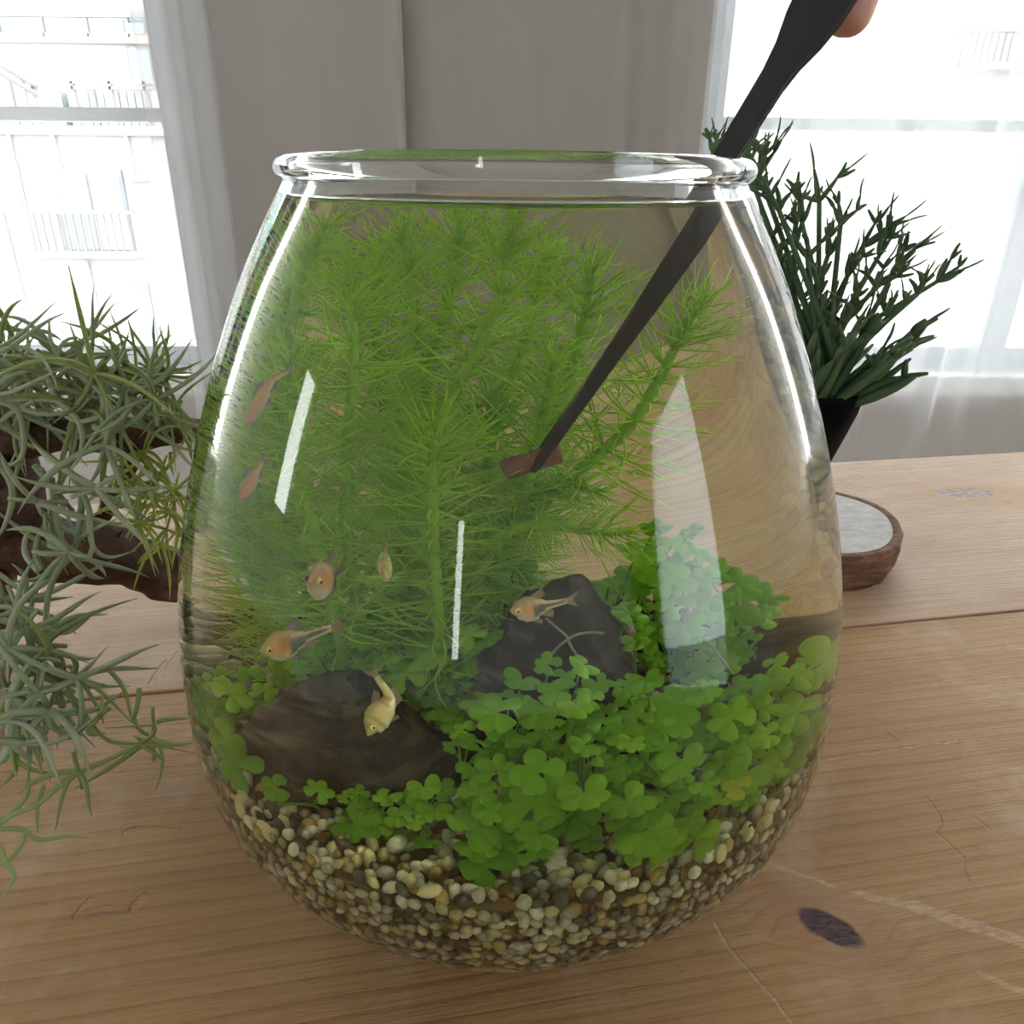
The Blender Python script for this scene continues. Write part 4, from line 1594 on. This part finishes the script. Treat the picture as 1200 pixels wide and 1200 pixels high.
m_food = N('food_brown')
pf = m_food.coord()
ff = m_food.noise(pf, 500, 5, .7)
m_food = m_food.done(m_food.principled(m_food.mix(ff, (.10, .045, .02), (.30, .17, .09)), .85, m_food.bump(ff, .9, .0012), .2))
fa_, fb_ = W(590, 551, -.032), W(657, 530, -.032)
dv = (fb_ - fa_)
mbx = MB()
pts = [fa_ + dv * t for t in (0, .012, .03, .2, .4, .6, .8, .97, .988, 1)]
rad_f = dv.length * .19
mbx.tube(pts, [rad_f * .86, rad_f * .95, rad_f, rad_f * 1.03, rad_f * .98, rad_f * 1.02, rad_f * .99, rad_f, rad_f * .95, rad_f * .84], 20)
for i, v in enumerate(mbx.v):
    v = Vector(v)
    mbx.v[i] = tuple(v + mnoise.noise_vector(v * 700) * .00035)
tag(mbx.build('food_stick', m_food), 'short brown food stick gripped by the tips of the tweezers', 'food')

nn = N('skin')
ps = nn.coord()
nz = nn.noise(ps, 120, 4)
pr = nn.node('ShaderNodeBsdfPrincipled')
nn.set(pr.inputs['Base Color'], nn.mix(nz, (.46, .20, .14), (.58, .29, .21)))
pr.inputs['Roughness'].default_value = .5
pr.inputs['Subsurface Weight'].default_value = .15
pr.inputs['Subsurface Radius'].default_value = (.004, .0015, .0008)
nn.set(pr.inputs['Normal'], nn.bump(nn.noise(nn.mapping(ps, (300, 300, 900)), 1.0, 3), .2, .0006))
m_skin = nn.done(pr.outputs[0])


def hand():
    """hand pinching the tweezers from above: palm, five bent fingers, wrist and forearm, grown with a skin modifier"""
    it = at_y(985, 62, -.012)                    # index fingertip just behind the blade
    up = Vector((.25, .10, 1)).normalized()
    V_, E_, Rr = [], [], []

    def add(p, r, parent=None):
        V_.append(tuple(p))
        Rr.append(r)
        if parent is not None:
            E_.append((parent, len(V_) - 1))
        return len(V_) - 1
    wrist = it + Vector((.085, .050, .135))
    w0 = add(wrist, .026)
    palm = add(wrist + Vector((-.022, -.008, -.030)), .026, w0)
    arm1 = add(wrist + Vector((.06, .04, .07)), .030, w0)
    add(wrist + Vector((.16, .09, .17)), .038, arm1)
    fins = [  # knuckle, middle, last, tip
        [it + Vector((.030, .018, .085)), it + Vector((.014, .012, .052)), it + Vector((.004, .004, .024)), it + Vector((-.001, .0, .004))],
        [it + Vector((.046, .030, .080)), it + Vector((.034, .030, .045)), it + Vector((.026, .022, .032)), it + Vector((.020, .012, .034))],
        [it + Vector((.060, .040, .086)), it + Vector((.056, .044, .050)), it + Vector((.044, .030, .030)), it + Vector((.036, .018, .030))],
        [it + Vector((.074, .050, .096)), it + Vector((.074, .054, .066)), it + Vector((.064, .040, .050)), it + Vector((.056, .028, .052))],
    ]
    rad = [(.0105, .0092, .0086, .0075), (.0108, .0095, .0088, .0075), (.0102, .0090, .0083, .007), (.0090, .0080, .0072, .006)]
    for pts, rs in zip(fins, rad):
        pa = palm
        for p, r in zip(pts, rs):
            pa = add(p, r, pa)
    # thumb leaves the side of the palm near the wrist and closes on the front of the blade
    t0 = add(wrist + Vector((-.040, -.034, -.030)), .015, w0)
    t1 = add(it + Vector((.010, -.040, .070)), .0118, t0)
    t2 = add(it + Vector((.008, -.036, .048)), .0105, t1)
    add(it + Vector((.010, -.028, .036)), .0085, t2)
    me = bpy.data.meshes.new('hand')
    me.from_pydata(V_, E_, [])
    o = link(bpy.data.objects.new('hand', me))
    sk = o.modifiers.new('skin', 'SKIN')
    sk.use_smooth_shade = True
    for i, d in enumerate(me.skin_vertices[0].data):
        d.radius = (Rr[i], Rr[i])
        d.use_root = (i == 0)
    ss = o.modifiers.new('smooth', 'SUBSURF')
    ss.levels = ss.render_levels = 2
    me.materials.append(m_skin)
    return tag(o, "person's hand whose fingertip shows behind the black tweezers", 'hand')


hand()

# ================================================================ driftwood with hanging moss
dn = N('driftwood_bark')
pd = dn.coord()
g1 = dn.noise(dn.mapping(pd, (14, 60, 60)), 1.0, 6, .65)
g2 = dn.noise(pd, 60, 5, .6)
dc = dn.mix(g1, (.016, .010, .008), (.14, .066, .045))
dc = dn.mix(dn.ramp(g2, [(.5, (0, 0, 0)), (.75, (1, 1, 1))]), dc, (.24, .14, .11))
m_drift = dn.done(dn.principled(dc, .7, dn.bump(dn.math('ADD', g1, g2), .9, .004), .3))


def limb(mbx, pts, rads, seed, sides=18, n=40):
    path = bez(pts, n)
    k = len(path)
    rs = []
    for i in range(k):
        u = i / (k - 1) * (len(rads) - 1)
        a = int(min(u, len(rads) - 2))
        rs.append(rads[a] + (rads[a + 1] - rads[a]) * (u - a))
    n0 = len(mbx.v)
    mbx.tube(path, rs, sides, .82)
    for i in range(n0, len(mbx.v)):
        v = Vector(mbx.v[i])
        r = rs[(i - n0) // sides]
        d = mnoise.noise_vector(v * 38 + Vector((seed, 0, 0))) * r * .32 + mnoise.noise_vector(v * 130 + Vector((seed, 3, 0))) * r * .12
        mbx.v[i] = tuple(v + d)


foot = at_z(-45, 800, TABLE)
dw = empty('driftwood', foot)
tag(dw, 'dark brown forked driftwood branch draped with grey-green moss', 'driftwood')
mbx = MB()
trunk = [foot + Vector((0, 0, .004)), at_y(-40, 720, .10), at_y(-28, 650, .10), at_y(0, 590, .105), at_y(-20, 520, .11), at_y(-60, 470, .11)]
limb(mbx, trunk, [.026, .024, .024, .026, .022, .014], 1)
mbx.v = [tuple(Vector(v) - foot) for v in mbx.v]
mbx.build('trunk', m_drift, dw)
for nm, pts, rads, sd in (('branch', [at_y(-40, 610, .105), at_y(0, 625, .105), at_y(60, 640, .105), at_y(120, 648, .11), at_y(180, 668, .115), at_y(215, 679, .12), at_y(262, 690, .13)], [.026, .024, .021, .020, .017, .0165, .013], 5),
                          ('branch', [at_y(-50, 500, .11), at_y(20, 508, .11), at_y(80, 506, .11), at_y(140, 512, .112), at_y(200, 505, .115), at_y(248, 505, .12)], [.017, .015, .011, .012, .0095, .007], 9),
                          ('twig', [at_y(140, 515, .118), at_y(150, 545, .125), at_y(128, 580, .13), at_y(118, 606, .13), at_y(80, 630, .12)], [.006, .006, .005, .006, .006], 12)):
    mbx = MB()
    limb(mbx, pts, rads, sd)
    mbx.v = [tuple(Vector(v) - foot) for v in mbx.v]
    mbx.build(nm, m_drift, dw)
# broken spike on the lower branch
MB().tube([at_y(138, 628, .105) - foot, at_y(141, 624, .104) - foot, at_y(144, 621, .104) - foot], [.0014, .0009, .0002], 5).build('spike', m_drift, dw)

m_moss = leaf_mat('moss_grey_green', (.27, .34, .19), (.48, .54, .38), .18, .7, (.42, .52, .22), .2)
m_mossy = leaf_mat('moss_olive', (.24, .30, .10), (.42, .50, .20), .25, .65, (.50, .60, .15), .2)
m_mossl = leaf_mat('moss_lime', (.42, .50, .12), (.58, .64, .22), .4, .6, (.62, .70, .15), .2)


def ydepth(py):
    return float(np.interp(py, [380, 560, 700, 850, 950, 1100], [.085, .070, .045, .012, -.018, -.055]))


def strand_leaf(mbx, a, d, L, curl, r0, rr, n=9):
    """one curling leaf: start a, direction d, length L"""
    ax_ = d.cross(Vector((rr.uniform(-1, 1), rr.uniform(-1, 1), rr.uniform(-1, 1)))).normalized()
    p = Vector(a)
    pts = [p.copy()]
    dd = d.normalized()
    c2 = rr.uniform(-.6, .6) * curl
    for i in range(n):
        t = i / n
        q = Quaternion(ax_, (curl * (1 - t) + c2 * t) / n)
        dd = q @ dd
        dd = (dd + Vector((0, 0, -.03))).normalized()
        p = p + dd * (L / n)
        if p.z < TABLE + .004:
            p.z = TABLE + .004
        pts.append(p.copy())
    rad = [r0 * (1 - .12 * i / n) if i < n * .5 else r0 * max(.12, 1.0 - 1.0 * ((i - n * .5) / (n * .5)) ** 1.4 * .95) for i in range(n + 1)]
    mbx.tube(pts, rad, 5)


def moss(label, base_px, nodes, mat, leaves=(4, 6), length=(.022, .042), r=.00125, seed=0, extra=(), ybias=0.0, jit=.02, upw=0.0):
    rr = random.Random(seed)
    base = at_y(base_px[0], base_px[1], ydepth(base_px[1]) + ybias)
    root = empty('hanging_moss', base)
    tag(root, label, 'moss', 'grey-green moss on the driftwood')
    for (x, y) in nodes:
        yd = ydepth(y) + ybias + rr.uniform(-jit, jit)
        a = at_y(x, y, yd)
        if a.z < TABLE + .008:
            a.z = TABLE + .008
        mbx = MB()
        # short wiry stem through the node
        st = Vector((rr.uniform(-1, 1), rr.uniform(-.4, .4), rr.uniform(-1.1, .7))).normalized()
        mbx.tube(bez([a - st * .012 + Vector((0, 0, .002)), a, a + st * .012], 6), r * .75, 5)
        k = rr.randint(*leaves)
        for j in range(k):
            ang = 2 * math.pi * (j + rr.uniform(-.4, .4)) / k
            d = Vector((math.cos(ang), rr.uniform(-.55, .45), math.sin(ang) * .85 + upw - .05))
            strand_leaf(mbx, a, d, rr.uniform(*length), rr.choice((-1, 1)) * rr.uniform(.8, 3.0), r * rr.uniform(.8, 1.15), rr)
        mbx.v = [tuple(Vector(v) - base) for v in mbx.v]
        mbx.build('strand', m_mossy if (mat is m_moss and rr.random() < .3) else mat, root)
    for pl in extra:
        pts = [at_y(x, y, ydepth(y) + ybias) for x, y in pl]
        pts = [Vector((p.x, p.y, max(p.z, TABLE + .003))) for p in pts]
        path = bez(pts, 5 * len(pts))
        n = len(path)
        mbx = MB().tube([p - base for p in path], [r * (1 - .85 * (i / (n - 1)) ** 3) for i in range(n)], 6)
        mbx.build('strand', mat, root)
    return root


rr = random.Random(31)
mound = [(rr.uniform(-30, 120), rr.uniform(408, 482)) for _ in range(22)] + [(rr.uniform(90, 180), rr.uniform(430, 480)) for _ in range(9)]
moss('thick mound of grey-green moss heaped over the upper driftwood branch', (40, 500), mound, m_moss, (4, 6), (.030, .055), .0012, 3,
     [[(75, 405), (110, 395), (140, 378), (162, 362)], [(60, 440), (95, 402), (125, 388)], [(20, 392), (50, 388), (75, 400)], [(-5, 372), (2, 390), (6, 402)]], .005, .022, .12)
wisps = [(178, 440), (190, 440), (172, 455), (195, 470), (205, 490), (160, 440), (186, 455), (150, 450), (212, 500)]
moss('wispy moss sprig sticking up from the end of the upper driftwood branch', (195, 490), wisps, m_mossy, (3, 5), (.022, .040), .0009, 8,
     [[(190, 440), (184, 420), (180, 395), (180, 372)], [(192, 440), (190, 418), (197, 395), (197, 378)], [(180, 440), (165, 415), (145, 395), (110, 376)], [(176, 430), (170, 410), (158, 392), (150, 378)],
      [(192, 432), (215, 432), (238, 422)], [(195, 440), (220, 442), (240, 432)], [(190, 435), (205, 470), (222, 505)], [(200, 470), (213, 500), (224, 515)]], .010, .012, .25)
curtain_n = [(rr.uniform(-20, 125), rr.uniform(500, 610)) for _ in range(5)]
moss('grey-green moss hanging between the two driftwood branches', (60, 520), curtain_n, m_moss, (3, 4), (.034, .058), .0016, 12,
     [[(57, 440), (65, 465), (90, 490), (97, 515), (90, 540), (78, 555)], [(95, 440), (118, 460), (120, 482), (105, 492), (85, 492), (60, 475)], [(78, 548), (95, 575), (105, 600), (105, 625), (112, 645), (130, 653), (160, 645)],
      [(0, 470), (20, 480), (28, 510), (25, 535), (5, 550)], [(110, 500), (125, 510), (118, 545), (100, 575)], [(125, 440), (128, 490), (133, 520), (133, 548)], [(95, 560), (95, 600), (88, 640), (80, 645)],
      [(60, 560), (65, 600), (72, 630), (85, 643)], [(40, 545), (60, 570), (72, 590), (95, 640)]], -.008, .018, -.25)
limes = [(165, 533), (172, 545), (160, 560), (180, 585), (200, 600), (150, 590), (195, 620), (140, 575), (185, 560), (205, 575), (160, 610), (190, 640)]
moss('lime-green curling moss tuft under the upper driftwood branch', (165, 530), limes, m_mossl, (4, 6), (.024, .040), .0010, 17,
     [[(162, 528), (180, 532), (192, 548), (196, 568)], [(164, 530), (175, 540), (182, 560), (184, 573)], [(200, 530), (200, 545), (204, 558)]], .035, .012, -.35)
lower = [(85, 645), (82, 648), (20, 712), (32, 742), (28, 735), (55, 755), (40, 700), (5, 700), (62, 790), (10, 760), (48, 770), (18, 822), (12, 845), (22, 815), (45, 810), (30, 870), (5, 870), (70, 800), (90, 795), (55, 835)]
moss('silvery moss cascading from the lower driftwood branch to the table', (40, 700), lower, m_moss, (3, 5), (.030, .048), .0015, 23,
     [[(17, 820), (67, 835), (110, 832), (143, 811)], [(17, 820), (37, 836), (51, 868), (60, 918)], [(17, 820), (30, 845), (35, 880), (33, 911)], [(17, 820), (20, 855), (10, 885), (-4, 897)],
      [(84, 643), (60, 665), (40, 690), (18, 702)], [(84, 643), (66, 672), (56, 700), (52, 740), (40, 800), (25, 840)], [(52, 735), (80, 740), (115, 714)], [(60, 738), (90, 722), (126, 720)], [(32, 740), (60, 745), (85, 725)],
      [(85, 643), (62, 638), (53, 620), (52, 600)], [(84, 645), (100, 655), (108, 640), (105, 600)], [(45, 670), (30, 650), (30, 630), (35, 622)], [(50, 668), (42, 650), (45, 628), (52, 612)]], -.012, .016, -.2)
moss('olive moss strands trailing across the table towards the bowl', (60, 880), [(72, 800), (105, 850), (180, 862), (92, 905)], m_mossy, (2, 3), (.018, .030), .0012, 29,
     [[(-6, 968), (20, 952), (43, 943), (80, 913), (112, 897), (149, 879), (176, 863), (181, 851), (160, 851), (123, 853)], [(184, 846), (197, 843), (221, 842)], [(173, 868), (133, 897), (88, 924)],
      [(-6, 971), (27, 972), (45, 984), (77, 980), (104, 982)], [(29, 977), (18, 1000), (-4, 1018)], [(0, 990), (5, 1007), (16, 1025), (14, 1050), (0, 1092)], [(123, 780), (145, 807), (155, 847)], [(163, 806), (161, 828), (155, 847)],
      [(80, 780), (123, 815), (155, 847)], [(65, 790), (85, 820), (107, 852), (145, 877)], [(58, 795), (80, 815), (100, 840), (128, 868), (175, 872), (230, 883)], [(70, 785), (95, 800), (115, 830), (122, 848)], [(178, 866), (200, 872), (228, 870)],
      [(165, 872), (180, 882), (192, 892)], [(33, 911), (30, 935), (10, 955), (-5, 962)], [(51, 920), (44, 945), (44, 976)], [(20, 860), (40, 875), (52, 918)]], -.010, .008, -.1)

# ================================================================ wood slice and potted plant
ws = empty('wood_slice', at_z(938, 606, TABLE + .030))
wc = ws.location.copy()
ws.location.z = TABLE
tag(ws, 'round slice of a log with rough brown bark lying on the table', 'wood slice')
sn = N('slice_face')
so = sn.coord()
rad_ = sn.vmath('LENGTH', sn.vmath('MULTIPLY', so, (1, 1, 0)))
rg = sn.math('FRACT', sn.math('MULTIPLY', sn.math('ADD', rad_, sn.math('MULTIPLY', sn.noise(so, 22, 4), .012)), 190))
sf = sn.ramp(sn.noise(sn.mapping(so, (60, 130, 30)), 1.0, 6, .7), [(.35, (0, 0, 0)), (.65, (1, 1, 1))])
sc1 = sn.mix(sf, (.36, .34, .32), (.54, .52, .50))
m_slice = sn.done(sn.principled(sn.mix(sn.math('MULTIPLY', rg, .18), sc1, (.42, .34, .28)), .55, sn.bump(sf, .3, .001), .4))
m_bark = stone_mat('slice_bark', (.10, .045, .025), (.24, .125, .075), (.34, .20, .13), 70)
edge = at_z(1046, 600, TABLE + .030)
RS = (edge - wc).length * .94
HT = .030
mbx = MB()
seg = 72
rng = random.Random(3)
prf = [(0.985, .0), (1.0, .004), (1.03, .012), (1.045, .022), (1.04, .0285), (1.02, .0305), (.955, .030), (.93, .0285)]
wob = [1 + .035 * math.sin(j / seg * 6.28 * 2 + 1) + .02 * math.sin(j / seg * 6.28 * 5) for j in range(seg)]
for (r, z) in prf:
    for j in range(seg):
        a = 2 * math.pi * j / seg
        rr_ = RS * r * .955 * wob[j] * (1 + (rng.uniform(-.012, .012) if z < .03 else rng.uniform(-.006, .006)))
        mbx.v.append((rr_ * math.cos(a), rr_ * math.sin(a), z))
for i in range(len(prf) - 1):
    for j in range(seg):
        j2 = (j + 1) % seg
        mbx.f.append((i * seg + j, i * seg + j2, (i + 1) * seg + j2, (i + 1) * seg + j))
mbx.f.append(tuple(reversed(range(seg))))
mbx.build('bark', m_bark, ws)
mbx = MB()
mbx.v = [(0, 0, .0302)] + [(RS * .955 * .94 * wob[j] * math.cos(2 * math.pi * j / seg), RS * .955 * .94 * wob[j] * math.sin(2 * math.pi * j / seg), .0300) for j in range(seg)]
mbx.f = [(0, 1 + j, 1 + (j + 1) % seg) for j in range(seg)]
mbx.build('cut_face', m_slice, ws, False)

m_pot = plain('pot_black', (.003, .0028, .0028), .6, .2, 40, .1, .05)
m_soil = plain('soil_dark', (.05, .035, .02), .95, .4, 200, .6)
m_cact = leaf_mat('cactus_green', (.055, .11, .05), (.11, .19, .08), .12, .5, (.07, .14, .03), .35)
YP = wc.y + .012
pot_top = at_y(950, 452, YP)
pot_edge = at_y(1010, 450, YP)
pr_ = (pot_edge.x - pot_top.x)
pc = Vector((pot_top.x, YP, TABLE + HT))
pp = empty('potted_cactus', pc)
tag(pp, 'dark branching coral cactus in a tapered black pot behind the bowl', 'plant')
ph_ = pot_top.z - pc.z
k = pr_
prof = [(.0005, 0), (k * .36, 0), (k * .40, .003), (k * .46, ph_ * .2), (k * .60, ph_ * .42), (k * .80, ph_ * .66), (k * .94, ph_ * .84), (k * 1.0, ph_ * .96), (k * 1.0, ph_ * .99), (k * .97, ph_), (k * .92, ph_ * .99), (k * .90, ph_ * .93), (k * .85, ph_ * .8)]
MB().lathe(prof, 48).build('pot', m_pot, pp)
MB().lathe([(.0005, ph_ * .93), (k * .5, ph_ * .94), (k * .91, ph_ * .91)], 32).build('soil', m_soil, pp)
rr = random.Random(12)


def twig(mbx, p, d, L, r, tip=.55):
    q = p + d * L
    m = p.lerp(q, .5) + Vector((rr.uniform(-1, 1), rr.uniform(-1, 1), rr.uniform(-1, 1))) * L * .06
    mbx.tube(bez([p, m, q], 6), [r * .75, r * 1.0, r * 1.08, r, r * .9, r * .75, r * tip], 6)
    return q


def fan(mbx, p, d, L, r, depth):
    k_ = rr.choice((4, 5, 6)) if depth == 2 else rr.choice((2, 3, 3))
    for _ in range(k_):
        e = (d + Vector((rr.gauss(0, .55), rr.gauss(0, .45), rr.gauss(0, .25)))).normalized()
        q = twig(mbx, p, e, L * rr.uniform(.7, 1.2), r)
        if depth > 1 and rr.random() < .85:
            fan(mbx, q, (e + Vector((0, 0, .2))).normalized(), L * .62, r * .78, depth - 1)
        elif rr.random() < .4:
            twig(mbx, q, e, L * rr.uniform(.8, 1.5), r * .5, .3)


heads = [(960, 236, 26), (1010, 290, 26), (1051, 312, 24), (1098, 330, 24), (931, 291, 24), (913, 247, 24), (886, 225, 24), (993, 324, 20), (946, 302, 20), (1027, 336, 20), (835, 178, 16), (890, 205, 22), (905, 275, 22), (970, 300, 18), (1030, 300, 20), (940, 262, 22), (900, 310, 20), (985, 262, 18), (1075, 345, 18), (925, 330, 20), (960, 345, 22), (1000, 360, 22), (1040, 372, 20), (872, 200, 18)]
for (x, y, l) in heads:
    yd = YP + rr.uniform(-.035, .03)
    head = at_y(x, y, yd)
    if x < 850:
        head = at_y(x, y, YP + .04)
    b = Vector((pot_top.x + rr.uniform(-.6, .6) * pr_, YP + rr.uniform(-.5, .5) * pr_, pot_top.z - .006))
    m1 = b.lerp(head, .4) + Vector(((head.x - b.x) * .05, 0, .012))
    path = bez([b, m1, head], 14)
    mbx = MB().tube(path, [.0026 - .0009 * i / (len(path) - 1) for i in range(len(path))], 7)
    d = (path[-1] - path[-4]).normalized()
    u = l * .00062
    fan(mbx, head, (d + Vector((0, 0, .7))).normalized(), u * 1.15, .0017, 2)
    if rr.random() < .75:
        i = len(path) // 2
        fan(mbx, path[i], Vector((rr.uniform(-.8, .8), rr.uniform(-.5, .5), .8)).normalized(), u, .0015, 1)
    mbx.v = [tuple(Vector(v) - pc) for v in mbx.v]
    mbx.build('branch', m_cact, pp)
# thick short stems crowding the pot
for i in range(62):
    a = rr.uniform(0, 6.28)
    q = math.sqrt(rr.random()) * .85
    b = Vector((pot_top.x + math.cos(a) * q * pr_, YP + math.sin(a) * q * pr_, pot_top.z - .008))
    d = Vector((math.cos(a) * q * 1.0 + rr.gauss(0, .25) + .12, math.sin(a) * q * .8 + rr.gauss(0, .2), rr.uniform(.7, 1.2))).normalized()
    mbx = MB()
    e = twig(mbx, b, d, rr.uniform(.035, .065), rr.uniform(.0028, .0042), .35)
    if rr.random() < .6:
        fan(mbx, e, (d + Vector((0, 0, .1))).normalized(), .016, .0022, 1)
    mbx.v = [tuple(Vector(v) - pc) for v in mbx.v]
    mbx.build('stem', m_cact, pp)
